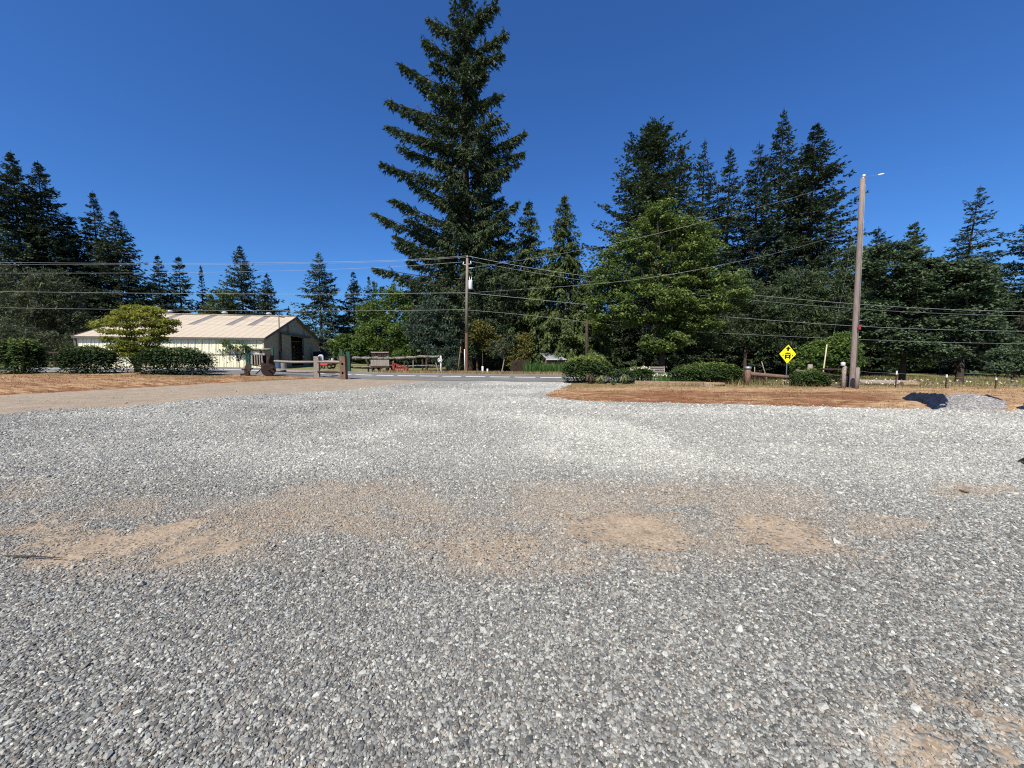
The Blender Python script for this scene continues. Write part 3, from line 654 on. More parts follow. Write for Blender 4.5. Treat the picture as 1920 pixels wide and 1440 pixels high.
for i in range(nsheet):
    off = Vector((x0r + i * sw, 0, 0))
    if lowp is None: lowp = slope_sheet(eave, mid, 0, sw - .02).build('roof_panel', M['roof'], barn); lowp.location = off
    else: copy_part(lowp, off)
    off = off + Vector((0, 0, .02))
    if i in cells:
        if skp is None: skp = slope_sheet(mid.lerp(eave, .03), ridge, .02, sw - .04, .8).build('skylight', M['skylight'], barn); skp.location = off
        else: copy_part(skp, off)
    elif upp is None: upp = slope_sheet(mid.lerp(eave, .03), ridge, 0, sw - .02).build('roof_panel', M['roof'], barn); upp.location = off
    else: copy_part(upp, off)
MB().poly([(x0r, ridge.y, ridge.z), (x1r, ridge.y, ridge.z), (x1r, rear.y, rear.z), (x0r, rear.y, rear.z)], (0, .02, .06)).build('rear_roof', M['roof'], barn)
MB().beam((x0r, ridge.y, ridge.z + .1), (x1r, ridge.y, ridge.z + .1), .5, .06).build('ridge_cap', M['roof'], barn)
MB().beam((x0r, eave.y - .07, eave.z - .05), (x1r, eave.y - .07, eave.z - .05), .12, .20).build('gutter', M['trim'], barn)
for a_, b_ in ((eave, ridge), (ridge, rear)):
    MB().beam((x1r + .03, a_.y, a_.z - .02), (x1r + .03, b_.y, b_.z - .02), .06, .24).build('fascia', M['trim'], barn)
MB().beam((x0r - .03, eave.y, eave.z - .02), (x0r - .03, ridge.y, ridge.z - .02), .06, .24).build('fascia', M['trim'], barn)
MB().box((-LB - .03, -.05, HE / 2 - .1), (.16, .16, HE)).build('corner_trim', M['trim'], barn)
MB().box((.03, -.03, HE / 2 - .1), (.10, .10, HE)).build('corner_trim', M['tan_wall'], barn)
for pxv in (421, 504, 318):
    s_ = solve(lambda s: px_of(barn_pt(-s, YA, HA)), pxv, 0, LB); vt = MB(); c = Vector((-s_, YA + .1, HA))
    vt.tube([c, c + Vector((0, 0, .40))], .20, 12); p_ = vt.build('roof_vent', M['steel'], barn)
    cp = MB(); cp.tube([c + Vector((0, 0, .36)), c + Vector((0, 0, .40)), c + Vector((0, 0, .52)), c + Vector((0, 0, .60))], [.24, .32, .30, .10], 12); cp.build('vent_cap', M['ceramic'], p_)
# doors on an overhead track
for a_, b_, lab in ((wy(526.5), D0 + .05, None), (D1 - .05, wy(580), None)):
    d_ = MB(); d_.box((.11, (a_ + b_) / 2, DT / 2), (.07, b_ - a_, DT + .1))
    for k in range(5): d_.box((.16, a_ + (b_ - a_) * (k + .5) / 5, DT / 2), (.03, .05, DT))
    d_.build('sliding_door', M['tan_wall'], barn)
MB().beam((.2, wy(525), DT + .18), (.2, wy(581), DT + .18), .16, .22).build('door_track', M['trim'], barn)
yv = wy(522); mb = MB(); mb.tube([(.18, yv, .2), (.18, yv, roofz(yv) + 1.6)], .06, 8); mb.tube([(.18, yv, roofz(yv) + 1.35), (.5, yv + .8, roofz(yv) + 1.35)], .04, 6); mb.build('service_mast', M['trim'], barn)
mb = MB(); mb.tube([(.16, wy(525.3), .2), (.16, wy(525.3), DT)], .05, 8); mb.build('conduit', M['trim'], barn)
MB().box((.18, wy(525.5), 1.3), (.2, .8, 1.0)).build('meter_box', M['steel'], barn)
def barn_world(x_, y_, z_): return barn_pt(x_, y_, z_)
b_ = barn_world(-1.6, D0 + (D1 - D0) * .30, 0); mb = MB(); mb.box(b_ + Vector((0, 0, 2.4)), (.5, 2.2, .05), THB); mb.box(b_ + Vector((0, 0, 1.75)), (.5, 2.0, 1.25), THB)
for sx_ in (-.2, .2):
    for sy_ in (-.9, .9): mb.tube([b_ + Vector((sx_, sy_, -.05)), b_ + Vector((sx_, sy_, 1.13))], .03, 6)
tag(mb.build('storage_bin', M['concrete']), 'pale bin on legs standing inside the open barn door', 'bin')
b_ = barn_world(-.9, D0 + (D1 - D0) * .72, 0); mb = MB()
for sy_ in (-.35, .35): mb.beam(b_ + Vector((0, sy_, -.05)), b_ + Vector((.1, sy_, 2.6)), .08, .06)
for k in range(7): mb.beam(b_ + Vector((.02, -.35, .3 + k * .34)), b_ + Vector((.02, .35, .3 + k * .34)), .05, .04)
tag(mb.build('wooden_ladder', M['brown_wood']), 'brown ladder leaning inside the dark barn doorway', 'ladder')
b_ = barn_world(1.2, wy(583), 0); b_.z = float(H(b_.x, b_.y))
mb = MB(); mb.tube([b_ + Vector((0, 0, 0)), b_ + Vector((0, 0, .05)), b_ + Vector((0, 0, .9)), b_ + Vector((0, 0, 1.8)), b_ + Vector((0, 0, 1.85))], [.8, .9, .98, .9, .8], 16); tag(mb.build('dark_tank', M['black']), 'round black tank beside the barn end wall', 'tank')
b_ = SP(523, 37.2); mb = MB(); mb.tube([b_ + Vector((0, 0, z)) for z in (-.03, .03, .3, .6, .88, .9)], [.27, .29, .30, .30, .29, .26], 14); tag(mb.build('barrel', M['blue']), 'blue plastic barrel behind the upper rail', 'barrel')
b_ = SP(532, 37.3); mb = MB(); mb.tube([b_ + Vector((0, 0, z)) for z in (-.03, .03, .3, .6, .78, .8)], [.25, .27, .28, .28, .27, .24], 14); tag(mb.build('barrel', M['steel']), 'grey barrel next to the blue barrel', 'barrel')
# small red machine with a white seat
b_ = SP(611, 41.0); t = thing('garden_tractor', 'small red machine with a white seat parked by the barn', 'garden tractor', b_)
mb = MB(); mb.add([b_ + Vector(p) for p in ((-.5, -.3, .35), (.45, -.3, .35), (.45, .3, .35), (-.5, .3, .35), (-.4, -.25, .95), (.1, -.25, .85), (.1, .25, .85), (-.4, .25, .95))], [(0, 3, 2, 1), (4, 5, 6, 7), (0, 1, 5, 4), (1, 2, 6, 5), (2, 3, 7, 6), (3, 0, 4, 7)]); mb.box(b_ + Vector((.55, 0, .5)), (.5, .7, .25)); mb.build('body', M['red_bright'], t)
mb = MB(); mb.box(b_ + Vector((.55, 0, .70)), (.42, .42, .12)); mb.box(b_ + Vector((.80, 0, .92)), (.10, .42, .42)); mb.build('seat', M['white'], t)
for x_, r_ in ((-.45, .22), (.6, .32)):
    for y_ in (-.4, .4): MB().ring(b_ + Vector((x_, y_, r_ - .02)), (0, 1, 0), r_ * .72, r_ * .28, 16, 6).build('wheel', M['black'], t)
mb = MB(); mb.tube([b_ + Vector((-.05, 0, .85)), b_ + Vector((.12, 0, 1.12))], .025, 6); mb.ring(b_ + Vector((.12, 0, 1.12)), (.6, 0, 1), .16, .02, 14, 5); mb.build('steering_wheel', M['black'], t)

# ------------------------------------------------------------------ the far trees, from left to right
FIRS = [  # name, label, base px, distance, top py, half width px, material, extra
 ('fir_tree', 'tall dark fir at the left edge of the photo, topmost of the left-hand clump', 20, 56, 281, 112, 'fir_dark', dict(nb=230, power=.75, nt_=34)),
 ('fir_tree', 'dark fir just right of the tallest one in the left-hand clump', 70, 59, 300, 100, 'fir_dark', dict(nb=220, power=.72, nt_=34)),
 ('fir_tree', 'short dark fir filling the gap low between the pairs of left-hand firs', 128, 62, 405, 66, 'fir_dark', dict(nb=150, power=.7)),
 ('fir_tree', 'pointed fir with layered boughs standing left of a slightly shorter neighbour behind the yellow-green tree', 173, 63, 357, 66, 'fir_dark', dict(nb=190, power=.78)),
 ('fir_tree', 'dark fir sloping down to the sky above the left end of the barn', 213, 61, 392, 74, 'fir_dark', dict(nb=190, power=.72)),
 ('fir_tree', 'round-topped fir directly behind the yellow-green tree above the barn roof', 295, 76, 477, 40, 'fir_dark', dict(nb=120, power=.6)),
 ('fir_tree', 'broad fir behind the barn roof between the round-topped and the thin fir', 334, 78, 480, 46, 'fir', dict(nb=120, power=.62)),
 ('fir_tree', 'thin spire-shaped fir behind the barn ridge', 376, 82, 497, 26, 'fir_blue', dict(nb=90, power=.95)),
 ('fir_tree', 'biggest fir behind the barn ridge with wide lower boughs', 449, 80, 460, 68, 'fir_blue', dict(nb=170, power=.72, ragged=.3)),
 ('fir_tree', 'narrow dark fir right of the biggest one behind the barn ridge', 500, 79, 511, 48, 'fir_dark', dict(nb=120, power=.8, droop=-.3)),
 ('fir_tree', 'short fir tip peeping over the barn roof near the gable', 541, 95, 574, 14, 'fir_blue', dict(nb=50)),
 ('fir_tree', 'lone bluish fir with airy drooping boughs right of the barn', 597, 66, 472, 60, 'fir_blue', dict(nb=150, power=.70, droop=-.35, up=.2, nt_=22)),
 ('fir_tree', 'slim fir between the lone bluish fir and the light green trees', 662, 70, 508, 42, 'fir', dict(nb=120, power=.8)),
 ('fir_tree', 'small pointed fir behind the light green trees', 691, 78, 518, 32, 'fir_blue', dict(nb=90)),
 ('fir_tree', 'fir standing close behind the right shoulder of the giant fir', 934, 46, 372, 72, 'fir_dark', dict(nb=170, power=.55, ragged=.45, jag=.3)),
 ('hemlock_tree', 'feathery hemlock with a thin tip right of the giant fir', 992, 44, 374, 62, 'hemlock', dict(nb=170, droop=-.55, hang=.55, power=.6, nt_=30)),
 ('hemlock_tree', 'drooping hemlock with a dark pointed top left of the bright maple', 1058, 41, 364, 66, 'hemlock', dict(nb=190, droop=-.55, hang=.6, power=.6, nt_=30)),
 ('hemlock_tree', 'low weeping hemlock whose boughs hang to the ground by the metal-roofed shed', 1106, 39, 505, 50, 'hemlock', dict(nb=130, droop=-.5, hang=.6, power=.5, nt_=28)),
 ('fir_tree', 'broad bushy-topped fir rising behind the bright maple', 1222, 52, 230, 118, 'fir', dict(nb=330, power=.42, ragged=.34, nt_=44, up=.45, blade=.36)),
 ('fir_tree', 'slim fir leaning on the right side of the broad bushy-topped fir', 1276, 54, 268, 50, 'fir', dict(nb=150, power=.6)),
 ('fir_tree', 'pointed fir left of the shorter one between the bushy fir and the tall pair', 1322, 60, 257, 52, 'fir', dict(nb=170, power=.65)),
 ('fir_tree', 'shorter pointed fir midway between the bushy fir and the tall pair', 1370, 58, 274, 54, 'fir', dict(nb=170, power=.62)),
 ('fir_tree', 'fir on the left flank of the tallest right-hand fir', 1424, 54, 264, 68, 'fir_blue', dict(nb=190, power=.6)),
 ('fir_tree', 'tallest fir of the right-hand wood, with a narrow spire', 1470, 56, 201, 78, 'fir', dict(nb=220, power=.72)),
 ('fir_tree', 'broad brownish fir right of the tallest spire, its boughs reaching to the weathered pole', 1530, 51, 228, 110, 'fir_dark', dict(nb=270, power=.68, nt_=38, ragged=.3)),
 ('fir_tree', 'fir top standing just right of the weathered pole', 1648, 55, 424, 48, 'fir', dict(nb=120, power=.55)),
 ('cedar_tree', 'round-shouldered evergreen midway between the weathered pole and the leaning fir', 1716, 52, 416, 52, 'hemlock', dict(nb=140, power=.45, droop=-.1, hang=.1)),
 ('fir_tree', 'sparse fir leaning right at its tip near the right edge', 1818, 58, 346, 74, 'fir_blue', dict(nb=120, power=.62, droop=-.3, up=.25, ragged=.4, lean=(1.7, 0), jag=.25)),
 ('fir_tree', 'fir cut off by the right edge of the photo', 1936, 50, 408, 84, 'fir_dark', dict(nb=160, power=.5, ragged=.4, jag=.3)),
]
for i, (nm, lab, px, Y, top, hw, mt, kw) in enumerate(FIRS):
    tp = at(px, top, Y); b = Vector((tp.x, Y, float(H(tp.x, Y)))); h = tp.z - b.z
    kw = dict(kw); kw.setdefault('bw', .060 + .0006 * Y); kw.setdefault('blade', .26 + .0022 * Y); kw.setdefault('nk', 6); kw.setdefault('twig', 1.0 if h > 15 else .7)
    kw['nb'] = int(kw.get('nb', 150) * 2.2); kw['power'] = kw.get('power', .8) + .27; kw.setdefault('fill', .95)
    if px > 1300 or px < 240: kw['sat'] = 1.38
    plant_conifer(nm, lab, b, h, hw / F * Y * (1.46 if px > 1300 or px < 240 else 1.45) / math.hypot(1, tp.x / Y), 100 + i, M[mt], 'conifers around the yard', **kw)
# the giant fir in the middle, with its own long boughs
_t = at(866, -22, 42); b = Vector((_t.x + .2, 42.0, 0.0)); hgt = at(872, -22, 42).z - b.z
root = thing('giant_fir', 'giant dark fir with long ragged boughs, tallest tree in the middle of the photo', 'tree', b, 'conifers around the yard')
q1, t1, l1 = conifer(hgt, 4.9, 501, nb=450, start=.05, power=.45, twig=.85, blade=.40, bw=.075, nt_=44, nk=7, droop=-.12, up=.36, hang=.52, ragged=.52, jag=.34)
BOUGH = [(705, 400, 462), (716, 306, 352), (728, 238, 272), (729, 190, 228), (754, 122, 178), (798, 78, 118), (806, 38, 66), (930, 5, 48), (946, 60, 108), (938, 100, 122), (936, 178, 196), (982, 248, 296), (978, 286, 306), (955, 312, 336), (966, 382, 436), (704, 503, 524), (737, 372, 432), (925, 430, 474), (742, 442, 486), (756, 462, 505),
         (752, 276, 312), (937, 218, 250), (770, 340, 390), (765, 410, 455), (780, 222, 250), (790, 160, 200), (905, 140, 160), (915, 265, 290), (930, 345, 380), (940, 465, 500), (770, 490, 520), (820, 300, 330), (912, 400, 430), (812, 118, 140), (908, 30, 62), (744, 455, 490), (750, 522, 540), (762, 545, 560), (942, 500, 520), (952, 540, 560), (774, 432, 470), (790, 260, 290), (935, 300, 318), (800, 360, 392), (948, 420, 455)]
g = np.random.default_rng(77); qs = [q1 + np.array(b)]; ts = [t1]; mb = MB()
for ex, ey, zy in BOUGH:
    Yb = 42 + g.uniform(-3.0, 2.0); tip = at(ex, ey, Yb); st = at(872, zy, 42); st = Vector((b.x, b.y, st.z)); dv = tip - st; L_ = dv.length
    n = int(30 + 14 * L_); u = np.sort(g.uniform(.12, 1, n)); bend = L_ * .16 * (u * u - u)
    pt = np.array(st) + np.array(dv) * u[:, None]; pt[:, 2] += bend
    a = nrm(np.array((dv.x, dv.y, dv.z))[None])[0]; s_ = nrm(np.cross(a, (0, 0, 1))[None])[0]
    sg = np.where(np.arange(n) % 2 == 0, 1, -1) * g.uniform(.1, .9, n); tl = (.35 + 1.25 * np.sqrt(np.maximum(1 - u, .02))) * g.uniform(.45, 1.3, n)
    td = nrm(a * g.uniform(.5, 1, n)[:, None] + s_ * sg[:, None] + np.array((0, 0, 1)) * (-.62 + g.normal(0, .36, n))[:, None])
    nk = 11; k = np.repeat(np.arange(n), nk); v = g.uniform(0, 1, n * nk); bp = pt[k] + td[k] * (tl[k] * v)[:, None] + g.normal(0, .05, (n * nk, 3))
    bd = nrm(td[k] + g.normal(0, .45, (n * nk, 3)) + np.array((0, 0, -.1))); wv = nrm(np.cross(bd, nrm(g.normal(0, 1, (n * nk, 3)))))
    qs.append(darts(bp, bd, wv, g.uniform(.22, .5, n * nk), g.uniform(.05, .10, n * nk))); ts.append(np.clip(g.normal(.45, .17, n * nk), 0, 1))
    mb.tube([st, st.lerp(tip, .5) + Vector((0, 0, -L_ * .025)), tip], [.09, .06, .015], 5, False)
soup('crown', np.concatenate(qs), M['fir'], root, tint=np.concatenate(ts))
for a_, b2, r in l1: mb.tube([np.array(b) + a_, np.array(b) + b2], [r, r * .4], 4, False)
for z in np.arange(2.5, 13, .5):                                # dead lower branches
    az = g.random() * 6.28; L_ = g.uniform(1.5, 3.5); s0 = Vector((b.x, b.y, b.z + z)); mb.tube([s0, s0 + Vector((math.cos(az) * L_, math.sin(az) * L_, g.uniform(-.9, .6)))], [.06, .012], 5, False)
mb.tube([b + Vector((0, 0, z)) for z in (-.4, .3, hgt * .2, hgt * .5, hgt * .8, hgt)], [.92, .72, .58, .40, .20, .03], 12, wob=.04)
mb.build('trunk', M['bark'], root)

def lobe_px(base, spec, Y, dy=.7):                              # egg shapes from pixel centre and half extents at a distance
    s = Y / F / math.sqrt(1 + (dy * base.x / Y) ** 2); r = []
    for cx, cy, rx, ry in spec:
        c = at(cx, cy, Y); r.append((c.x - base.x, 0 + random.uniform(-.25, .25) * rx * s, c.z - base.z, rx * s, max(rx * s * dy, .4), ry * s))
    return r
def broad_px(name, label, px, Y, spec, ncl, per, cr, leaf, mat, seed, **kw):
    b = SP(px, Y); return broadleaf(name, label, b, lobe_px(b, spec, Y), ncl, per, cr, leaf, M[mat], seed, **kw)
broad_px('pine_bush', 'grey-green bushy pine in front of the dark left-hand firs', 105, 47, [(105, 555, 66, 66), (60, 590, 70, 60), (140, 600, 40, 40)], 420, 46, .65, .42, 'pine', 201, aspect=.22, upb=.3, trunk_r=.22, gaps=.15)
broad_px('juniper_bush', 'low spreading dark bush left of the barn corner', 75, 41, [(40, 640, 62, 34), (100, 642, 46, 28), (10, 630, 50, 40)], 300, 46, .42, .34, 'pine', 202, aspect=.2, upb=.2, trunk_r=.10, gaps=.1)
broad_px('pine_bush', 'dark bushy pine at the left edge behind the first hedge', 5, 50, [(0, 560, 60, 90), (-40, 600, 60, 70)], 300, 44, .7, .42, 'pine', 203, aspect=.22, upb=.3, trunk_r=.2, gaps=.15)
broad_px('cedar_bush', 'mid-green tree peeping over the barn roof in front of the biggest fir there', 415, 74, [(415, 572, 32, 36), (400, 590, 26, 20)], 170, 40, .7, .5, 'hemlock', 204, aspect=.3, trunk_r=.2)
broad_px('light_green_tree', 'light green tree with several pointed tops left of the giant fir', 725, 50, [(700, 605, 34, 52), (738, 585, 32, 55), (722, 635, 56, 42), (760, 620, 26, 50)], 520, 42, .62, .34, 'fresh', 205, aspect=.4, trunk_r=.16, gaps=.25, flat=.9)
for j, (px, top) in enumerate(((707, 528), (720, 538), (741, 532))):
    b = gz(px, 51 + j); plant_conifer('arborvitae', ('left', 'middle', 'right')[j] + 'most of the three slender pointed light green tops left of the giant fir', b, at(px, top, 51 + j).z - b.z, .95, 210 + j, M['fresh'], 'slender light green evergreens', nb=110, power=.45, up=.9, droop=.4, twig=.35, blade=.32, bw=.07, nk=5)
broad_px('round_bush', 'rounded yellow-green bush beside the green gate posts', 652, 44, [(648, 648, 28, 24), (668, 655, 22, 20)], 190, 40, .40, .26, 'fresh', 214, cat='bush', trunk_r=.06, gaps=.15)
broad_px('round_bush', 'small bright green bush right of the old wagon', 765, 42, [(765, 660, 16, 12), (748, 666, 14, 10)], 100, 36, .25, .20, 'fresh', 215, cat='bush', trunk_r=.05, gaps=.1)
broad_px('shade_tree', 'grey-green evergreen bush under the giant fir left of the wooden pole', 800, 40.5, [(795, 620, 34, 42), (830, 640, 34, 46), (815, 585, 34, 40)], 480, 46, .55, .36, 'fir_blue', 216, aspect=.22, upb=.2, trunk_r=.14, gaps=.2)
broad_px('shade_tree', 'dark evergreen bush right behind the wooden pole', 895, 41, [(900, 625, 34, 48), (925, 600, 34, 60), (880, 590, 36, 60), (945, 560, 30, 70)], 560, 46, .6, .36, 'fir', 217, aspect=.24, upb=.2, trunk_r=.14, gaps=.25)
broad_px('shrub', 'olive shrub with reddish twigs right of the wooden pole', 905, 38.5, [(900, 622, 24, 22), (918, 640, 20, 20)], 150, 34, .35, .20, 'amber', 218, trunk_r=.05, gaps=.3, cat='bush')
broad_px('spruce_bush', 'low blue-green bush at the foot of the wooden pole', 853, 38, [(853, 682, 13, 14), (845, 688, 10, 8)], 110, 40, .22, .22, 'fir_blue', 219, aspect=.2, trunk_r=.05, gaps=.1, cat='bush')
broad_px('small_tree', 'small tree with a bent white stem right of the wooden pole', 941, 36.5, [(935, 655, 22, 16), (955, 645, 20, 22)], 150, 32, .32, .18, 'pine', 220, trunk_r=.055, trunk_mat=M['bark_pale'], trunk_h=1.4, lean=(.25, 0), gaps=.3)
broad_px('yellowing_shrub', 'yellowing shrub beside the dark picket fence', 977, 36.5, [(975, 660, 22, 22), (985, 640, 16, 16), (965, 678, 18, 14)], 170, 30, .33, .17, 'amber', 221, trunk_r=.05, gaps=.3, cat='bush')
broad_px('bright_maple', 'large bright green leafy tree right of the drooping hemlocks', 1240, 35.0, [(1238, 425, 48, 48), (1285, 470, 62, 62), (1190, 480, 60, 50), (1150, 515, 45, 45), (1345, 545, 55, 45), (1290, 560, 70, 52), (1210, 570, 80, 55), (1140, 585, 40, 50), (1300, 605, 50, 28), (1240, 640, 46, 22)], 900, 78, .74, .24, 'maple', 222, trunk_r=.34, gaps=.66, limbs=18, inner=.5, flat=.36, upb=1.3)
broad_px('dark_maple', 'dark leafy tree right of the weathered pole', 1690, 33.5, [(1660, 500, 60, 55), (1700, 560, 80, 70), (1650, 600, 60, 60), (1700, 640, 70, 38), (1740, 520, 50, 45)], 800, 66, .72, .25, 'maple_dark', 223, flat=.34, upb=1.5, trunk_r=.25, gaps=.6, limbs=14, inner=.45)
broad_px('dark_maple', 'broad dark leafy tree under the leaning fir near the right edge', 1797, 31.5, [(1790, 530, 65, 50), (1830, 570, 60, 50), (1800, 610, 80, 50), (1760, 650, 60, 36), (1850, 640, 50, 38)], 800, 66, .70, .25, 'maple_dark', 224, flat=.34, upb=1.5, trunk_r=.28, gaps=.6, limbs=14, inner=.45)
broad_px('dark_maple', 'shaded leafy tree behind the yellow sign', 1395, 41, [(1400, 580, 60, 60), (1440, 610, 60, 50), (1360, 620, 60, 40), (1480, 560, 60, 60)], 900, 42, .62, .34, 'fir', 225, aspect=.25, upb=.2, trunk_r=.2, gaps=.3)
broad_px('dark_maple', 'dark leafy tree immediately left of the weathered pole', 1590, 40, [(1560, 560, 60, 70), (1610, 520, 50, 70), (1530, 610, 60, 40)], 800, 42, .6, .32, 'fir', 226, aspect=.28, upb=.25, trunk_r=.2, gaps=.3)
broad_px('small_tree', 'small olive tree with a thin dark trunk at the right edge', 1897, 24.5, [(1895, 668, 34, 26), (1910, 685, 30, 20), (1870, 690, 22, 14)], 300, 36, .30, .15, 'maple_dark', 227, trunk_r=.09, trunk_h=.9, gaps=.25)
broad_px('yellow_green_shrub', 'bright yellow-green shrub behind the leaning pale stick', 1552, 27.5, [(1540, 665, 40, 30), (1575, 655, 36, 34), (1515, 685, 26, 18), (1590, 680, 28, 22)], 420, 40, .38, .20, 'fresh', 228, cat='bush', trunk_r=.06, gaps=.2)
# a far-off belt of wood that closes the gaps
g = np.random.default_rng(300); cs = []
for px in np.arange(640, 2150, 4.2):
    Y = g.uniform(62, 74); lowtop = 640 if px < 770 else 560 + 30 * math.sin(px * .013)
    for k in range(9):
        p = at(px + g.normal(0, 4), lowtop + (700 - lowtop) * g.random() ** .75, Y); cs.append((p.x, p.y, max(p.z, float(H(p.x, p.y)) + .5)))
for px in np.arange(-1500, -20, 14):
    for k in range(9):
        p = at(px, 470 + 60 * math.sin(px * .021) + (690 - 470) * g.random() ** .8, 64 + g.uniform(0, 8)); cs.append((p.x, p.y, max(p.z, .6)))
for px in np.arange(2150, 3300, 14):
    for k in range(8):
        p = at(px, 540 + 160 * g.random() ** .8, 60 + g.uniform(0, 8)); cs.append((p.x, p.y, max(p.z, float(H(p.x, p.y)) + .5)))
for px in np.arange(-200, 640, 7):
    for k in range(5):
        p = at(px, g.uniform(628, 690), 88 + g.uniform(0, 8)); cs.append((p.x, p.y, max(p.z, .6)))
q_, t_ = leaf_cloud(np.array(cs), g.uniform(1.2, 2.2, len(cs)), 26, 1.15, g, .8, .3, .6)
tag(soup('far_woods', q_, M['fir_dark'], None, tint=np.clip(t_ * .8, 0, 1)), 'dark belt of far woods closing the gaps between the trees', kind='stuff')

# ------------------------------------------------------------------ hedges and planted beds
def bw(wpx, px, Y, d): hw = wpx / 2 / F * Y; return 2 * math.sqrt(max(hw * hw - (d / 2 * (px - 960) / F) ** 2, (hw * .5) ** 2))
HED = [(42, 25.6, 96, 640, 6.0, 'large rounded shrub at the left edge with light green tips', 'rhodo_light'),
       (167, 25.8, 118, 650, 5.0, 'dark clipped shrub under the left side of the yellow-green tree', 'rhodo'),
       (329, 25.9, 152, 653, 4.2, 'dark clipped shrub on the lawn, longest of the left-hand ones, right of the yellow-green tree', 'rhodo')]
for i, (px, Y, wpx, top, dep, lab, mt) in enumerate(HED):
    b = SP(px, Y); h = at(px, top, Y).z - b.z
    bush('clipped_shrub', lab, b, (bw(wpx * .94, px, Y, 1.7), 1.7, h * .98), 15000, .17, M[mt], 320 + i, 'clipped shrubs along the left lawn', box=3.0)
b = SP(258, 26.9)
g = np.random.default_rng(340); root = thing('yellow_green_tree', 'yellow-green tree with tiered spreading branches in front of the barn', 'tree', b); sY = 26.9 / F
cs = []; tiers = [(258, 584, 40), (285, 580, 26), (240, 594, 44), (282, 597, 44), (212, 606, 40), (256, 606, 50), (300, 606, 34), (228, 620, 46), (270, 620, 48), (305, 618, 28), (225, 634, 34), (260, 636, 50), (292, 634, 26), (248, 648, 36), (272, 650, 30), (195, 604, 20), (320, 603, 16), (238, 656, 30), (258, 662, 40), (276, 660, 26), (228, 648, 30), (260, 576, 26), (275, 590, 34)]
for cx, cy, rx in tiers:
    c = at(255 + (cx - 255) * .95, cy, 26.9)
    for k in range(24):
        a = g.random() * 6.28; r = math.sqrt(g.random()); cs.append((c.x + math.cos(a) * r * rx * sY * .84, c.y + math.sin(a) * r * rx * sY * .72, c.z + g.normal(0, .06) - .10 * r * rx * sY))
cs = np.array(cs); q_, t_ = leaf_cloud(cs, g.uniform(.22, .38, len(cs)), 52, .15, g, .45, .9, .5)
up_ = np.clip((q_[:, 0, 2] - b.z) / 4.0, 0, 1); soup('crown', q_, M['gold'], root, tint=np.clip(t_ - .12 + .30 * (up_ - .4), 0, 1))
mb = MB()
for k, e in enumerate(cs[g.choice(len(cs), 22)]):
    st = b + Vector((g.normal(0, .06), g.normal(0, .06), 0)); e = Vector(e); m_ = st.lerp(e, .4) + Vector((0, 0, .25)); mb.tube([st + Vector((0, 0, -.1)), b.lerp(e, .12) + Vector((0, 0, .35)), m_, e], [.075, .055, .035, .012], 6, False)
mb.build('trunk', M['bark'], root)
broad_px('wispy_shrub', 'thin wispy small tree in front of the barn wall by the mossy gate', 449, 37.0, [(440, 645, 26, 10), (425, 658, 16, 14), (462, 645, 18, 10), (430, 672, 8, 6), (455, 655, 20, 8)], 110, 16, .26, .16, 'fresh', 342, trunk_r=.045, gaps=.3, trunk_h=.7, limbs=14)

b = SP(1099, 22.6); bush('rhododendron', 'big rounded shrub with bright green top at the left tip of the planted island', b, (78 / F * 22.6, 2.1, at(1100, 671, 22.6).z - b.z), 13000, .15, M['rhodo_light'], 350, 'shrubs in the island bed', box=2.6, tint_up=.5)
b = SP(1324, 21.0); bush('clipped_shrub', 'wide dome-shaped green shrub right of the white flowers', b, (bw(130, 1324, 21, 1.8), 1.8, at(1320, 681, 21.0).z - b.z), 17000, .12, M['rhodo_light'], 351, 'shrubs in the island bed', box=2.2, tint_up=.45)
b = SP(1519, 19.2); bush('clipped_shrub', 'small low dark shrub left of the weathered pole', b, (bw(74, 1519, 19.2, 1.1), 1.1, at(1519, 694, 19.2).z - b.z), 9000, .10, M['rhodo_light'], 352, 'shrubs in the island bed', box=2.3, tint_up=.35)
b = SP(1163, 22.0); bush('round_bush', 'small grey-green shrub right of the rounded shrub', b, (46 / F * 22, 1.1, at(1150, 692, 22).z - b.z), 3500, .11, M['rhodo'], 353, 'shrubs in the island bed')
b = SP(1200, 23.0); hy = bush('hydrangea', 'hydrangea with white flower heads behind the timber edging', b, (52 / F * 23, 1.3, at(1200, 688, 23).z - b.z), 4500, .13, M['rhodo_light'], 354)
g = np.random.default_rng(355); c = np.array([(b.x + x, b.y - .35 + g.normal(0, .15), b.z + (.93 - .18 * abs(x)) + g.normal(0, .03)) for x in np.linspace(-.7, .75, 11)])
q_, t_ = leaf_cloud(c, g.uniform(.07, .11, len(c)), 40, .05, g, .8, .6, .9); tag(soup('blossom', q_, M['petal'], hy, tint=t_), kind='stuff')
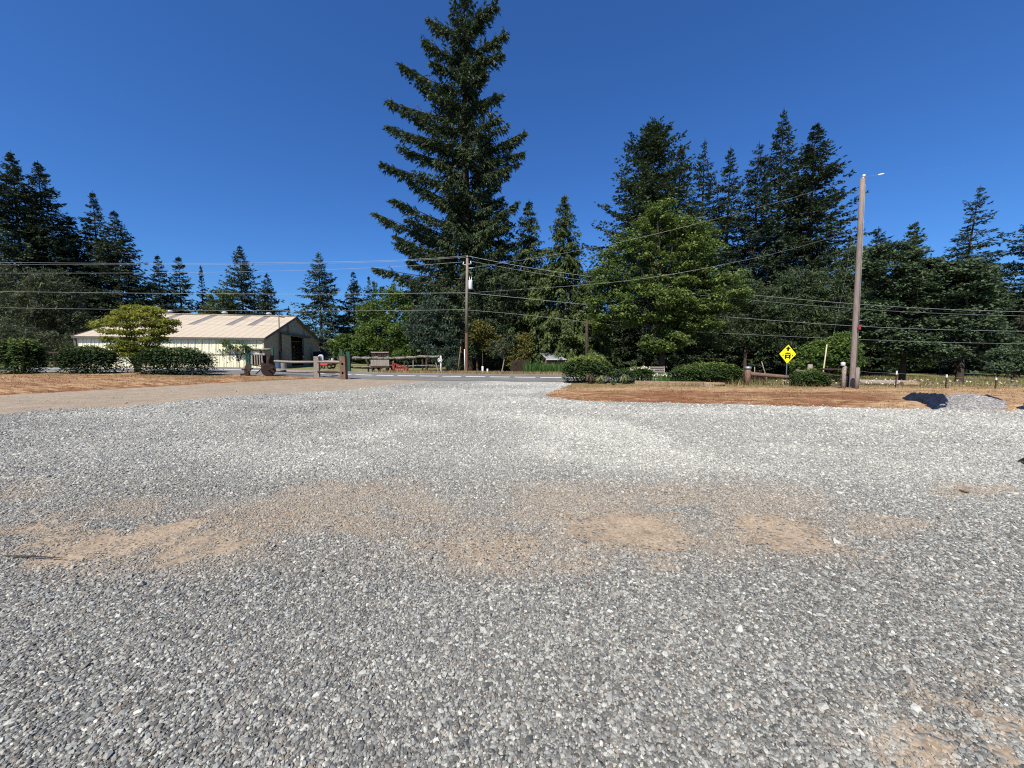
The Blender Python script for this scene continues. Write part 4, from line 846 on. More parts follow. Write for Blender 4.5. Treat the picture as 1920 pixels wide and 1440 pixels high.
def rosette(name, label, px, Y, top, wpx, mat, seed, n=90, group=None):
    g = np.random.default_rng(seed); b = SP(px, Y); h = at(px, top, Y).z - b.z; r = wpx / 2 / F * Y; az = g.random(n) * 6.28; k = g.uniform(.3, 1, n)
    d1 = np.stack([np.cos(az) * r * k * .6, np.sin(az) * r * k * .6, h * (1.15 - .5 * k) * g.uniform(.7, 1.1, n)], -1); tip = np.stack([np.cos(az) * r * k, np.sin(az) * r * k, h * np.clip(1.25 - k * 1.0, .05, 1) * g.uniform(.6, 1.1, n) + .02], -1)
    base = np.array(b) + np.stack([np.cos(az), np.sin(az), 0 * az], -1) * .05; wv = np.stack([-np.sin(az), np.cos(az), 0 * az], -1) * (.020 * g.uniform(.6, 1.5, n))[:, None]
    B = np.array(b); q_ = np.concatenate([np.stack([base - wv * .5, base + wv * .5, B + d1 + wv, B + d1 - wv], 1), np.stack([B + d1 - wv, B + d1 + wv, B + tip + wv * .15, B + tip - wv * .15], 1)])
    t = np.clip(g.normal(.5, .22, n), 0, 1); return tag(soup(name, q_, M[mat], None, b, tint=np.concatenate([t, t])), label, 'plant', group)
rosette('strap_leaf_plant', 'bronze strap-leaved plant at the foot of the rounded shrub', 1106, 20.9, 700, 28, 'bronze', 360, 110)
rosette('strap_leaf_plant', 'cream-striped strap-leaved plant right of the bronze one', 1128, 20.8, 704, 32, 'variegated', 361, 110)
rosette('strap_leaf_plant', 'green and cream low plant at the left end of the timber edging', 1172, 20.7, 702, 34, 'variegated', 362, 120)
rosette('strap_leaf_plant', 'tiny yellowish plant between the striped plant and the timber edging', 1150, 20.0, 716, 20, 'fresh', 363, 50)
rosette('strap_leaf_plant', 'grassy clump right of the small low dark shrub', 1553, 19.4, 708, 26, 'verge', 364, 90)

# ------------------------------------------------------------------ grasses
def scatter(n, x0, x1, y0, y1, f, seed):
    g = np.random.default_rng(seed); x = g.uniform(x0, x1, n); y = g.uniform(y0, y1, n); m = g.random(n) < f(x, y); return x[m], y[m]
x, y = scatter(60000, -40, -6, 12, 34, lambda x, y: (ld(x, y) > .1) * np.clip(.12 + 1.2 * (fbm(x, y, .9, 70) - .38), 0, 1), 400)
blades('dry_grass', 'short dry straw grass over the left lawn', x, y, lz(x, y), .10, M['straw'], 401, .016, lean=1.0, tint=np.clip(np.random.default_rng(9).normal(.22, .28, len(x)) + .5 * (fbm(x, y * 1.5, 1.6, 75) - .4), 0, 1))
x, y = scatter(70000, 1, 40, 11, 23, lambda x, y: (idd(x, y) > .1) * np.clip(1.1 * (fbm(x, y, .9, 71) - .32) + .25 * ss(16.5, 19, y), 0, 1), 402)
blades('dry_grass', 'short dry straw grass over the planted island', x, y, iz(x, y), .085, M['straw'], 403, .013, lean=1.0, tint=np.clip(np.random.default_rng(9).normal(.35, .28, len(x)) + .5 * (fbm(x, y * 1.5, 1.6, 75) - .4), 0, 1))
x, y = scatter(26000, 8, 42, 16.5, 23.5, lambda x, y: (idd(x, y) > -1.5) * np.clip(.15 + 1.4 * (fbm(x, y, .7, 72) - .3), 0, 1) * ss(17.5, 20, y + .12 * np.maximum(x - 18, 0)), 404)
z = np.where(idd(x, y) > 0, iz(x, y), H(x, y)); blades('verge_grass', 'taller yellow and green grass along the right-hand verge', x, y, z, .26, M['verge'], 405, .011, lean=.5)
x, y = scatter(60000, -13, 12, 28, 44, lambda x, y: (y > roadY(x) + 3.4) * (y < roadY(x) + 6.5) * 1.0, 406)
blades('verge_grass', 'dry straw grass along the far side of the road', x, y, H(x, y), .32, M['straw'], 407, .018, lean=.6)
x, y = scatter(26000, -44, -12, 30, 48, lambda x, y: (y > roadY(x) + 3.4) * (y < roadY(x) + 5.0) * .6, 408)
blades('verge_grass', 'mixed grass between the road and the barn', x, y, H(x, y), .18, M['verge'], 409, .016, lean=.6)
x, y = scatter(40000, 18, 62, 24, 50, lambda x, y: .9 * (fbm(x, y, .5, 73) > .3), 410)
blades('meadow_grass', 'pale green meadow grass in the hollow beyond the verge', x, y, H(x, y), .40, M['verge'], 411, .022, lean=.5)
g = np.random.default_rng(420)                                  # small cream flowers in the verge
x, y = scatter(850, 13, 34, 17.6, 22, lambda x, y: np.clip(1.9 * (fbm(x, y, .8, 74) - .36), 0, 1) * ss(17.6, 19.5, y), 421); z = np.where(idd(x, y) > 0, iz(x, y), H(x, y)) + g.uniform(.10, .32, len(x))
q_, t_ = leaf_cloud(np.stack([x, y, z], -1), np.full(len(x), .04), 4, .065, g, .5, 1.2, .9); tag(soup('wildflowers', q_, M['petal'], None, tint=t_), 'small cream wildflowers dotted through the right-hand verge', kind='stuff')
x, y = scatter(500, 8.2, 11, 20.6, 23.2, lambda x, y: .9 + 0 * x, 422); z = np.array([surf(a_, b_) for a_, b_ in zip(x, y)])
blades('iris_leaves', 'bright green leaves with white flowers behind the timber edging', x, y, z, .62, M['reed'], 423, .025, lean=.25)
q_, t_ = leaf_cloud(np.stack([x, y, z + .5], -1)[:70], np.full(70, .05), 5, .07, g, .5, 1, .9); tag(soup('white_flowers', q_, M['petal'], None, tint=t_), 'white flowers over the bright green leaves by the dome-shaped shrub', kind='stuff')
x, y = scatter(1300, 1.2, 5.4, 33.0, 35.2, lambda x, y: .9 + 0 * x, 424); blades('tall_green_stalks', 'bed of tall green corn-like stalks in front of the metal-roofed shed', x, y, H(x, y), .98, M['reed'], 425, .05, lean=.35)
x, y = scatter(500, 11.5, 17.5, 19.6, 21, lambda x, y: .85 + 0 * x, 426); z = np.array([surf(a_, b_) for a_, b_ in zip(x, y)])
blades('weeds', 'pale dry weeds under the horizontal timber', x, y, z, .42, M['verge'], 427, .02, lean=.45)

# ------------------------------------------------------------------ split-rail fence by the road, mailbox, posts
def sp(px, Y, dz=0): p = SP(px, Y); p.z += dz; return p
YF = 27.6
t = thing('split_rail_fence', 'weathered two-rail fence ending at a thick mortised post', 'fence', sp(590, YF))
pA, pB = sp(595, YF), sp(645, 25.7); hB = at(645, 668, 25.7).z - pB.z
mb = MB()
w_ = .38; hp = hB
for a_, b_ in ((0, .22 * hp), (.34 * hp, .62 * hp), (.72 * hp, hp)): mb.box(pB + Vector((0, 0, (a_ + b_) / 2 - (.1 if a_ == 0 else 0))), (w_, w_, b_ - a_ + (.2 if a_ == 0 else 0)))
for a_, b_ in ((.22, .34), (.62, .72)):
    for sx_ in (-1, 1): mb.box(pB + Vector((sx_ * w_ * .34, 0, (a_ + b_) / 2 * hp)), (w_ * .32, w_, (b_ - a_) * hp))
    mb.box(pB + Vector((0, .1, (a_ + b_) / 2 * hp)), (w_ * .36, .05, (b_ - a_) * hp))
mb.build('post', M['brown_wood'], t)
hA = at(595, 668, YF).z - pA.z; MB().box(pA + Vector((0, 0, hA / 2 - .1)), (.34, .30, hA + .2), .15).build('post', M['grey_wood'], t)
pC = sp(506, 28.6); zc = lambda py, Y: at(500, py, Y).z
for z0, z1 in ((677, 679), (694, 699)):
    a_ = at(508, z0, 28.9); m_ = at(595, (z0 + z1) / 2 - 1 + 1.5, YF - .0); e_ = at(641, z1, 25.8)
    mb = MB(); mb.tube([a_, a_.lerp(m_, .5) + Vector((0, 0, -.05)), m_], [.085, .10, .085], 7, wob=.12); mb.build('rail', M['grey_wood'], t)
    mb = MB(); mb.tube([m_, m_.lerp(e_, .5) + Vector((0, 0, .02)), e_], [.085, .09, .08], 7, wob=.12); mb.build('rail', M['dark_wood'] if z0 > 690 else M['grey_wood'], t)
b = at(601, 672, YF + .25); t = thing('mailbox', 'white mailbox with a dark door mounted on the fence post', 'mailbox', b)
mb = MB(); ps = [Vector((math.cos(a) * .17, 0, math.sin(a) * .17 + .12)) for a in np.linspace(0, math.pi, 9)] + [Vector((-.17, 0, -.12)), Vector((.17, 0, -.12))]; rot = Matrix.Rotation(.35, 3, 'Z')
mb.poly([b + rot @ p for p in ps], rot @ Vector((0, .5, 0))); mb.build('body', M['white'], t)
mb = MB(); mb.poly([b + rot @ (p * .72 + Vector((0, -.012, 0))) for p in ps], rot @ Vector((0, .01, 0))); mb.build('door', M['steel'], t)
MB().box(b + Vector((0, .25, -.16)), (.30, .5, .05), .35).build('bracket', M['grey_wood'], t)
def post(name, label, px, Y, top, r, mat, sq=False, cat='post', lean=0, group=None, parent=None):
    p = SP(px, Y); h = at(px, top, Y).z - p.z; mb = MB()
    if sq: mb.box(p + Vector((0, 0, h / 2 - .1)), (r * 2, r * 2, h + .2), .2)
    else: mb.tube([p + Vector((0, 0, -.15)), p + Vector((lean * h * .5, 0, h * .5)), p + Vector((lean * h, 0, h - .01)), p + Vector((lean * h, 0, h))], [r, r * .97, r * .92, r * .7], 10, wob=.04)
    o = mb.build(name, M[mat], parent)
    return o if parent else tag(o, label, cat, group)
GP = 'green gate posts across the road'
post('gate_post', 'tall green post at the left end of the left mossy gate panel', 466, 37.2, 649, .17, 'green_paint', True, 'gate post', group=GP)
post('gate_post', 'thin green post at the right end of the left mossy gate panel', 512, 37.2, 651, .10, 'green_paint', True, 'gate post', group=GP)
post('gate_post', 'taller green post behind the thick mortised post', 641, 37.0, 655, .14, 'green_paint', True, 'gate post', group=GP)
post('gate_post', 'green post just right of the thick mortised post', 654, 35.4, 659, .16, 'green_paint', True, 'gate post', group=GP)
def rail_fence(name, label, px0, px1, Y0, Y1, tops, nposts, mat='mossy', seed=0, low=True, extra=0):
    b = SP((px0 + px1) / 2, (Y0 + Y1) / 2); t = thing(name, label, 'fence', b); random.seed(seed)
    n = len(tops) - 1
    for j, dz in enumerate((0, -.85) if low else (0,)):
        for i in range(n):
            f0, f1 = i / n, (i + 1) / n; y0 = Y0 + (Y1 - Y0) * f0; y1 = Y0 + (Y1 - Y0) * f1
            a_ = at(px0 + (px1 - px0) * f0, tops[i], y0) + Vector((0, 0, dz)); c_ = at(px0 + (px1 - px0) * f1, tops[i + 1], y1) + Vector((0, 0, dz))
            mb = MB(); mb.tube([a_, a_.lerp(c_, .33) + Vector((0, 0, random.uniform(-.05, .03))), a_.lerp(c_, .66) + Vector((0, 0, random.uniform(-.05, .03))), c_], [.11, .14, .12, .11] if j == 0 else [.06] * 4, 7, wob=.22); mb.build('rail', M[mat], t)
    for i in range(nposts):
        f0 = i / max(1, nposts - 1); p = SP(px0 + (px1 - px0) * f0, Y0 + (Y1 - Y0) * f0); ztop = np.interp(f0, np.linspace(0, 1, n + 1), tops); tz = at(px0 + (px1 - px0) * f0, ztop, Y0 + (Y1 - Y0) * f0).z
        mb = MB(); mb.tube([p + Vector((0, .12, -.2)), p + Vector((0, .12, tz - p.z))], .08, 7); mb.build('post', M['dark_wood'], t)
    return t
rail_fence('mossy_rail_fence', 'left mossy gate panel between two green posts behind the old farm cart', 468, 511, 37.3, 37.3, [655, 656, 655], 3, seed=5)
rail_fence('mossy_rail_fence', 'long mossy rail fence running behind the old wagon to a white post', 656, 826, 35.6, 36.6, [671.5, 671.5, 671, 672, 671.5, 670.5, 669, 668.5, 668.5], 6, seed=6, low=True)
rail_fence('rail_fence', 'low dark rail fence along the barn wall behind the clipped shrubs', 60, 462, 35.0, 37.2, [661, 661.5, 662, 662.3, 662.6, 662.8], 9, 'dark_wood', 7, low=True)
t = post('white_post', 'white post with a round plate at the end of the mossy fence', 827, 36.4, 667, .07, 'white', cat='post'); 
p = at(825, 675, 36.3); mb = MB(); mb.tube([p, p + Vector((0, -.04, 0))], .22, 16); o = mb.build('round_plate', M['white'], t)
mb = MB(); mb.ring(p + Vector((0, -.045, 0)), (0, 1, 0), .13, .03, 16, 5); mb.build('plate_emblem', M['sign_black'], t)
a_ = at(817, 680, 36.3); mb = MB(); mb.beam(SP(823, 36.2) + Vector((0, 0, -.05)), a_, .07); tag(mb.build('leaning_stake', M['grey_wood']), 'leaning grey stake left of the white post', 'stake')
a_ = SP(858, 36.8); mb = MB(); mb.tube([a_ + Vector((0, 0, -.05)), at(864, 650, 37.1)], .035, 6); tag(mb.build('thin_pole', M['verge'] if False else M['log']), 'thin yellowish pole leaning left of the wooden pole', 'pole')
post('fence_stake', 'thin grey stake right of the red hay rake', 775, 35.6, 676, .045, 'grey_wood', cat='stake')

# old wagon
b = SP(713, 35.4); t = thing('old_wagon', 'old grey wooden wagon with a tall back rack', 'wagon', b)
def W(px, py, dy=0): return at(px, py, 35.4 + dy)
for k, pxx in enumerate(np.linspace(698, 727, 6)):
    c = W(pxx, 681); MB().box((c.x, c.y, W(pxx, 681).z), (.28, .06, W(700, 674).z - W(700, 687).z)).build('side_board', M['grey_wood'], t)
MB().box((W(713, 690).x, b.y + .9, W(713, 687.5).z), (1.75, 1.9, .16)).build('deck', M['dark_wood'], t)
for pxx in (697, 728): MB().beam((W(pxx, 688, 1.5).x, b.y + 1.7, W(700, 687).z), (W(pxx, 660, 1.5).x, b.y + 1.7, W(700, 658).z), .09).build('upright', M['dark_wood'], t)
for k in range(7): MB().box((W(699.5 + k * 4.5, 667, 1.7).x, b.y + 1.72, W(700, 667).z), (.17, .04, W(700, 661).z - W(700, 673).z)).build('rack_slat', M['dark_wood'], t)
MB().beam((W(696, 660, 1.7).x, b.y + 1.66, W(700, 660.3).z), (W(729, 660, 1.7).x, b.y + 1.66, W(700, 660.3).z), .12).build('top_rail', M['grey_wood'], t)
for pxx, dy in ((698, .2), (726, .2), (699, 1.6), (725, 1.6)):
    c = Vector((W(pxx, 690).x, b.y + dy, b.z + .34)); mb = MB(); mb.ring(c, (1, .1, 0), .28, .075, 18, 6); wh = mb.build('wheel', M['black'], t); mb = MB(); mb.tube([c - Vector((.05, 0, 0)), c + Vector((.05, 0, 0))], .19, 12); mb.build('rim', M['rust'], wh)
MB().beam((W(718, 690).x, b.y - .9, b.z + .3), (W(716, 690).x, b.y + .2, b.z + .55), .08).build('drawbar', M['dark_wood'], t)
# red hay rake
b = SP(750, 35.8); t = thing('hay_rake', 'rusty red hay rake lying in the dry grass by the old wagon', 'farm implement', b)
mb = MB(); mb.beam(at(736, 681, 35.8), at(766, 691, 35.8), .13); mb.beam(at(737, 692, 35.5), at(762, 690, 35.9), .09); mb.beam(at(737, 677, 36.2), at(737, 693.5, 35.6), .10); mb.build('frame', M['red_paint'], t)
for k in range(8): 
    f = k / 7; p0 = at(739 + 26 * f, 682 + 8.5 * f, 35.8); mb = MB(); mb.tube([p0, p0 + Vector((-.02, -.25, .12)), p0 + Vector((-.05, -.35, -.2)), Vector((p0.x - .05, p0.y - .25, b.z + .03))], .022, 5); mb.build('tine', M['red_paint'], t)
for pxx in (738, 764): mb = MB(); c = at(pxx, 689, 36.3); c.z = b.z + .42; mb.ring(c, (1, .2, 0), .42, .03, 20, 5); [mb.beam(c, c + Vector((0, math.cos(a) * .42, math.sin(a) * .42)), .025) for a in np.arange(0, 6.2, 1.05)]; mb.build('wheel', M['rust'], t)

# antique farm cart in front of the gate
b = SP(489, 26.8); t = thing('antique_farm_cart', 'antique horse-drawn farm implement with slatted wooden box and rusty discs', 'farm implement', b)
A = lambda px, py, dy=0: at(px, py, 26.8 + dy)
s27 = 26.8 / F
mb = MB(); z0, z1 = A(480, 665).z, A(480, 662.5).z
mb.box(((A(475, 664).x + A(497, 664).x) / 2, b.y + .35, (z0 + z1) / 2), (22 * s27, .8, .07)); mb.build('lid', M['white'] if False else M['concrete'], t)
for k, pxx in enumerate((473, 478, 482.5, 487, 491.5)): MB().box((A(pxx, 675).x, b.y, (A(480, 666).z + A(480, 684).z) / 2), (.075, .05, 18 * s27)).build('slat', M['grey_wood'], t)
mb = MB(); xc = (A(472, 670).x + A(500, 670).x) / 2
for dx_, sx_ in ((-.5, .05), (.5, .05)): mb.box((xc + dx_, b.y + .4, (A(480, 666).z + A(480, 684).z) / 2), (sx_, .75, 18 * s27))
mb.box((xc, b.y + .8, (A(480, 666).z + A(480, 684).z) / 2), (1.0, .05, 18 * s27)); mb.box((xc, b.y + .4, A(480, 684).z), (1.05, .8, .05)); mb.build('box', M['dark_wood'], t)
for x0_, y0_, x1_, y1_, w2 in ((508, 661, 501, 682, .09), (488, 678, 506, 701, .07), (500, 683, 480, 701, .08), (470, 684, 512, 690, .09), (503, 665, 503, 690, .10)):
    MB().beam(A(x0_, y0_, -.25), A(x1_, y1_, -.35), w2, w2 * .8).build('frame_bar', M['dark_wood'] if w2 > .075 else M['rust'], t)
for pxx, ang in ((472, 2.15), (511, .85)):
    c = Vector((A(pxx, 691).x, b.y - .45, b.z + .42)); ax = Vector((math.cos(ang), -math.sin(ang), .12)); mb = MB(); u = ax.normalized()
    mb.tube([c - u * .04, c - u * .015, c + u * .0, c + u * .03], [.36, .44, .44, .38], 20); d_ = mb.build('disc', M['rust'], t)
    mb = MB(); mb.ring(c, ax, .43, .03, 24, 5); mb.build('disc_edge', M['rust'], d_)
    mb = MB(); mb.tube([c - u * .2, c + u * .35], .05, 8); mb.build('hub', M['rust'], d_)
MB().beam(Vector((A(464, 700).x, b.y - .7, b.z + .10)), Vector((A(478, 700).x, b.y - .5, b.z + .12)), .10, .14).build('share', M['rust'], t)
MB().beam(A(463, 698, -.8), A(474, 690, -.3), .06).build('share_arm', M['rust'], t)

# utility markers, hut, shed, fences across the road
post('utility_marker', 'taller white marker post on the far verge', 905, 35.2, 687, .10, 'white', cat='marker post', group='white marker posts on the verge')
post('utility_marker', 'shorter white marker post on the far verge', 914, 35.2, 691.5, .08, 'white', cat='marker post', group='white marker posts on the verge')
b = SP(922, 43); t = thing('green_roofed_hut', 'low dark hut with a teal metal roof half hidden by shrubs', 'hut', b); hz = lambda py: at(920, py, 43).z
mb = MB(); mb.box((b.x, b.y + 1.6, (hz(676) + b.z) / 2), (4.2, 3.0, hz(676) - b.z)); mb.build('wall', M['dark_wood'], t)
xl, xr = at(884, 680, 43).x, at(946, 680, 43).x
n_ = 9
for k in range(n_): 
    x0_ = xl + (xr - xl) * k / n_; x1_ = xl + (xr - xl) * (k + 1) / n_ - .03; MB().poly([(x0_, b.y - .3, hz(678.5)), (x1_, b.y - .3, hz(678.5)), (x1_, b.y + 1.6, hz(660)), (x0_, b.y + 1.6, hz(660))], (0, .02, .05)).build('roof_sheet', M['teal'], t)
b = SP(1040, 37.2); t = thing('garden_shed', 'small shed with grey metal roof and red-brown board walls', 'shed', b); hz = lambda py: at(1040, py, 37.2).z; X = lambda px: at(px, 680, 37.2).x
n_ = 10
for k in range(n_): x0_ = X(1022) + (X(1058) - X(1022)) * k / n_; MB().box((x0_ + .10, b.y, (b.z + hz(674)) / 2 - .05), (.175, .06, hz(674) - b.z + .1)).build('wall_board', M['shed_wall'], t)
mb = MB(); mb.box((b.x, b.y + 1.55, (b.z + hz(674)) / 2), (1.75, 2.9, hz(674) - b.z)); mb.build('wall', M['shed_wall'], t)
n_ = 6
for k in range(n_):
    f0, f1 = k / n_, (k + 1) / n_ - .012; lo = lambda f: X(1024) + (X(1061) - X(1024)) * f; up_ = lambda f: X(1016) + (X(1046) - X(1016)) * f
    MB().poly([(lo(f0), b.y - .3, hz(673.5)), (lo(f1), b.y - .3, hz(673.5)), (up_(f1), b.y + 2.2, hz(662.5)), (up_(f0), b.y + 2.2, hz(662.5))], (0, .02, .05)).build('roof_sheet', M['shed_roof'], t)
MB().beam((X(1023.5), b.y - .34, hz(674)), (X(1061.5), b.y - .34, hz(674)), .06, .09).build('fascia', M['ceramic'], t)
b = SP(974, 35.6); t = thing('picket_fence', 'dark narrow picket fence beside the tall green stalks', 'fence', b); random.seed(9)
for k in range(22): p = SP(958 + k * 1.55, 35.6 + .01 * k); MB().box(p + Vector((0, 0, .62 + random.uniform(-.06, .06))), (.05, .03, 1.34)).build('picket', M['dark_wood'], t)
for dz in (.35, .95): MB().beam(SP(957, 35.64) + Vector((0, .03, dz)), SP(993, 35.85) + Vector((0, .03, dz)), .04, .07).build('rail', M['dark_wood'], t)
post('bare_trunk', 'bare grey trunk rising behind the big rounded shrub', 1099, 30.5, 600, .12, 'bark', cat='tree trunk')
b = SP(1236, 27.5); t = thing('garden_bench', 'grey garden bench in deep shade under the bright maple', 'bench', b); s_ = 27.5 / F
for dx_ in (-.55, .55):
    for dy_ in (0, .4): MB().box(b + Vector((dx_, dy_, .22)), (.06, .06, .46)).build('leg', M['grey_wood'], t)
for k in range(4): MB().box(b + Vector((0, .02 + k * .12, .47)), (1.25, .10, .035)).build('seat_slat', M['grey_wood'], t)
for dx_ in (-.55, .55): MB().beam(b + Vector((dx_, .44, .45)), b + Vector((dx_, .55, .95)), .06).build('back_post', M['grey_wood'], t)
for k in range(3): MB().box(b + Vector((0, .46 + k * .035, .58 + k * .15)), (1.15, .03, .09)).build('back_slat', M['grey_wood'], t)

# ------------------------------------------------------------------ timber and posts on the island
def log(name, label, p0, p1, r, mat, cat='log', sq=False, wob=.05):
    mb = MB()
    if sq: mb.beam(p0, p1, r * 2, r * 2)
    else: mb.tube([p0, p0.lerp(p1, .33), p0.lerp(p1, .66), p1], [r, r * .97, r * .95, r * .9], 10, wob=wob)
    return tag(mb.build(name, M[mat]), label, cat)
log('edging_timber', 'long timber edging lying along the front of the island bed', sp(1190, 20.6, .08), sp(1321, 19.6, .09), .105, 'log', 'timber', True)
log('edging_timber', 'short round timber lying right of the long edging', sp(1319, 19.45, .09), sp(1358, 19.35, .09), .105, 'log', 'timber')
log('edging_stake', 'flat split piece of wood under the joint of the timbers', sp(1312, 19.25, .03), sp(1338, 19.2, .03), .05, 'grey_wood', 'wood piece', True)
b = SP(1401, 19.9); h = at(1401, 690, 19.9).z - b.z; t = thing('bollard_post', 'thick round post with a grey metal cap right of the dome-shaped shrub', 'post', b)
mb = MB(); mb.tube([b + Vector((0, 0, -.1)), b + Vector((0, 0, h * .5)), b + Vector((0, 0, h))], [.155, .15, .14], 12, wob=.03); mb.build('shaft', M['brown_wood'], t)
mb = MB(); mb.tube([b + Vector((0, 0, h - .05)), b + Vector((0, 0, h + .03)), b + Vector((0, 0, h + .10))], [.17, .17, .09], 12); mb.build('cap', M['steel'], t)
for dx_, lab in ((-.55, 'small dark spoked wheel half hidden left of the capped post'), (.28, 'small dark spoked wheel leaning just right of the capped post')):
    b = SP(1412, 21.2) + Vector((dx_, 0, 0)); c = b + Vector((0, -.1, .30)); t = thing('old_wheel', lab, 'hoop', b, 'old iron wheels by the capped post')
    mb = MB(); mb.ring(c, (.3, 1, .15), .26, .06, 18, 6); mb.build('rim', M['rust'], t)  # built as an old spoked wheel with rim and hub
    mb = MB(); mb.tube([c - Vector((.02, .05, 0)), c + Vector((.02, .05, 0))], .07, 8); mb.build('hub', M['rust'], t)
    for a in np.arange(.3, 6.3, 1.05): MB().beam(c, c + Vector((math.cos(a) * .26, 0, math.sin(a) * .26)), .035).build('spoke', M['rust'], t)
log('horizontal_timber', 'long horizontal timber running from the capped post to the low dark shrub', at(1402, 700.5, 20.6), at(1492, 708.5, 20.0), .115, 'brown_wood', 'timber')
log('dry_cut_stem', 'dry leaning stem behind the horizontal timber', sp(1441, 22, -.05), at(1428, 678, 22), .03, 'grey_wood', 'stick')
log('dry_cut_stem', 'short upright dry stem right of the capped post', sp(1415, 22, -.05), at(1415, 688, 22), .025, 'grey_wood', 'stick')
log('pale_leaning_stick', 'pale yellow stick leaning over the small low dark shrub', sp(1540, 20.8, -.05), at(1550.5, 646, 20.8), .034, 'bamboo', 'stick')
post('fence_post', 'pale fence post behind the small low dark shrub', 1517, 20.6, 683, .12, 'grey_wood', cat='post', group='pale posts near the weathered pole')
post('fence_post', 'low square post end left of the pale post behind the dark shrub', 1500, 20.8, 694, .14, 'grey_wood', True, cat='post', group='pale posts near the weathered pole')
post('fence_post', 'pale post with a white top left of the weathered pole', 1580.5, 17.9, 686, .085, 'grey_wood', cat='post', group='pale posts near the weathered pole')
b = at(1580.5, 686, 17.9); mb = MB(); mb.tube([b, b + Vector((0, 0, .03)), b + Vector((0, 0, .16)), b + Vector((0, 0, .18))], [.08, .09, .09, .06], 12); tag(mb.build('jar', M['ceramic']), 'small glassy pot sitting on the pale post left of the weathered pole', 'pot')
log('rail_pole', 'dark rail resting between the pale stick and the weathered pole', at(1537, 692, 19.3), at(1602, 693.5, 18.4), .05, 'dark_wood', 'rail')
post('dark_stump', 'dark round stump at the foot of the weathered pole', 1588, 18.55, 705, .14, 'black', cat='stump')
post('support_post', 'rough grey post set against the right side of the weathered pole', 1605.5, 17.65, 689, .085, 'pole', cat='post')
log('fallen_log', 'long grey log lying in the verge right of the weathered pole', sp(1608, 20.2, .16), sp(1716, 19.6, .13), .155, 'grey_wood', 'log')
log('fallen_log', 'short pale log section at the right end of the long grey log', sp(1690, 19.3, .10), sp(1723, 19.2, .10), .135, 'log', 'log')
TP = [(1679, 18.2, 695, 'left of the black plastic sheet'), (1773, 18.0, 702, 'behind the gravel pile'), (1866, 17.6, 708, 'nearest to the right edge')]
t = thing('wire_fence', 'thin wire fence on steel posts with white tips along the right-hand verge', 'fence', SP(1773, 18.0)); tops = []
for px, Y, top, lab in TP + [(1985, 17.2, 716, '')] + [(1600, 18.45, 690, '')]:
    p = SP(px, Y); h = at(px, top, Y).z - p.z; tops.append((p, h)); 
    if px == 1600: continue
    mb = MB(); mb.box(p + Vector((0, 0, h * .38)), (.045, .02, h * .78 + .1)); mb.box(p + Vector((0, .015, h * .38)), (.012, .035, h * .78 + .1)); o = mb.build('steel_post', M['rust'], t)
    MB().box(p + Vector((0, 0, h * .885)), (.05, .03, h * .21)).build('white_tip', M['white'], o)
seq = [tops[4]] + tops[:4]
for fr in (.85, .45):
    mb = MB()
    for (p0, h0), (p1, h1) in zip(seq, seq[1:]): mb.tube([p0 + Vector((0, 0, h0 * fr)), p0.lerp(p1, .5) + Vector((0, 0, (h0 + h1) / 2 * fr - .03)), p1 + Vector((0, 0, h1 * fr))], .004, 4, False)
    mb.build('fence_wire', M['wire_dark'], t)

# school bus sign
b = SP(1474.5, 21.4); t = thing('bus_stop_sign', 'yellow diamond sign with a black arrow above a bus front, on a thin steel pole', 'road sign', b)
top = at(1478.3, 646.5, 21.4); bot = at(1475.6, 681.2, 21.4); c = (top + bot) / 2; upv = (top - bot).normalized(); hd = (top - bot).length / 2
rt = Vector((math.cos(.13), math.sin(.13), 0)); rt = (rt - upv * rt.dot(upv)).normalized(); fr = upv.cross(rt) * -1
if fr.y > 0: fr = -fr
S0 = lambda u, v, d=0: c + rt * (u * hd) + upv * (v * hd) + fr * d
S = S0
def plate(pts, d, th, name, mat, parent): mb = MB(); mb.poly([S(u, v, d) for u, v in pts], fr * th); return mb.build(name, M[mat], parent)
def rnd(n, r): return [(n * math.cos(a), n * math.sin(a)) for a in np.arange(4) * math.pi / 2]
pl = plate([(0, 1), (-.03, .985), (-.985, .03), (-1, 0), (-.985, -.03), (-.03, -.985), (0, -1), (.03, -.985), (.985, -.03), (1, 0), (.985, .03), (.03, .985)], 0, .006, 'sign_plate', 'sign_yellow', t)
S = lambda u, v, d=0: S0(u * 1.22, v * 1.12 - .04, d)
plate([(0, .78), (-.30, .50), (-.10, .54), (-.10, .34), (.10, .34), (.10, .54), (.30, .50)], .008, .002, 'arrow', 'sign_black', pl)
plate([(-.27, .06), (-.25, .13), (-.14, .18), (.14, .18), (.25, .13), (.27, .06)], .008, .002, 'bus_roof', 'sign_black', pl)
for k in (-1, 1): plate([(k * .27 - .02, -.02), (k * .27 + .02, -.02), (k * .27 + .02, .06), (k * .27 - .02, .06)], .008, .002, 'bus_pillar', 'sign_black', pl)
plate([(-.29, -.12), (.29, -.12), (.29, -.02), (-.29, -.02)], .008, .002, 'bus_bonnet', 'sign_black', pl)
for k in (-1, 1): plate([(k * .20 - .09, -.34), (k * .20 + .09, -.34), (k * .20 + .09, -.12), (k * .20 - .09, -.12)], .008, .002, 'bus_grille', 'sign_black', pl)
plate([(-.11, -.34), (.11, -.34), (.11, -.24), (-.11, -.24)], .0081, .002, 'bus_bumper', 'sign_black', pl)
for k in (-1, 1):
    plate([(k * .21 - .06, -.46), (k * .21 + .06, -.46), (k * .21 + .06, -.34), (k * .21 - .06, -.34)], .008, .002, 'bus_tyre', 'sign_black', pl)
    plate([(k * .46 + .055 * math.cos(a), -.09 + .085 * math.sin(a)) for a in np.arange(10) * .628], .008, .002, 'bus_lamp', 'sign_black', pl)
S = S0
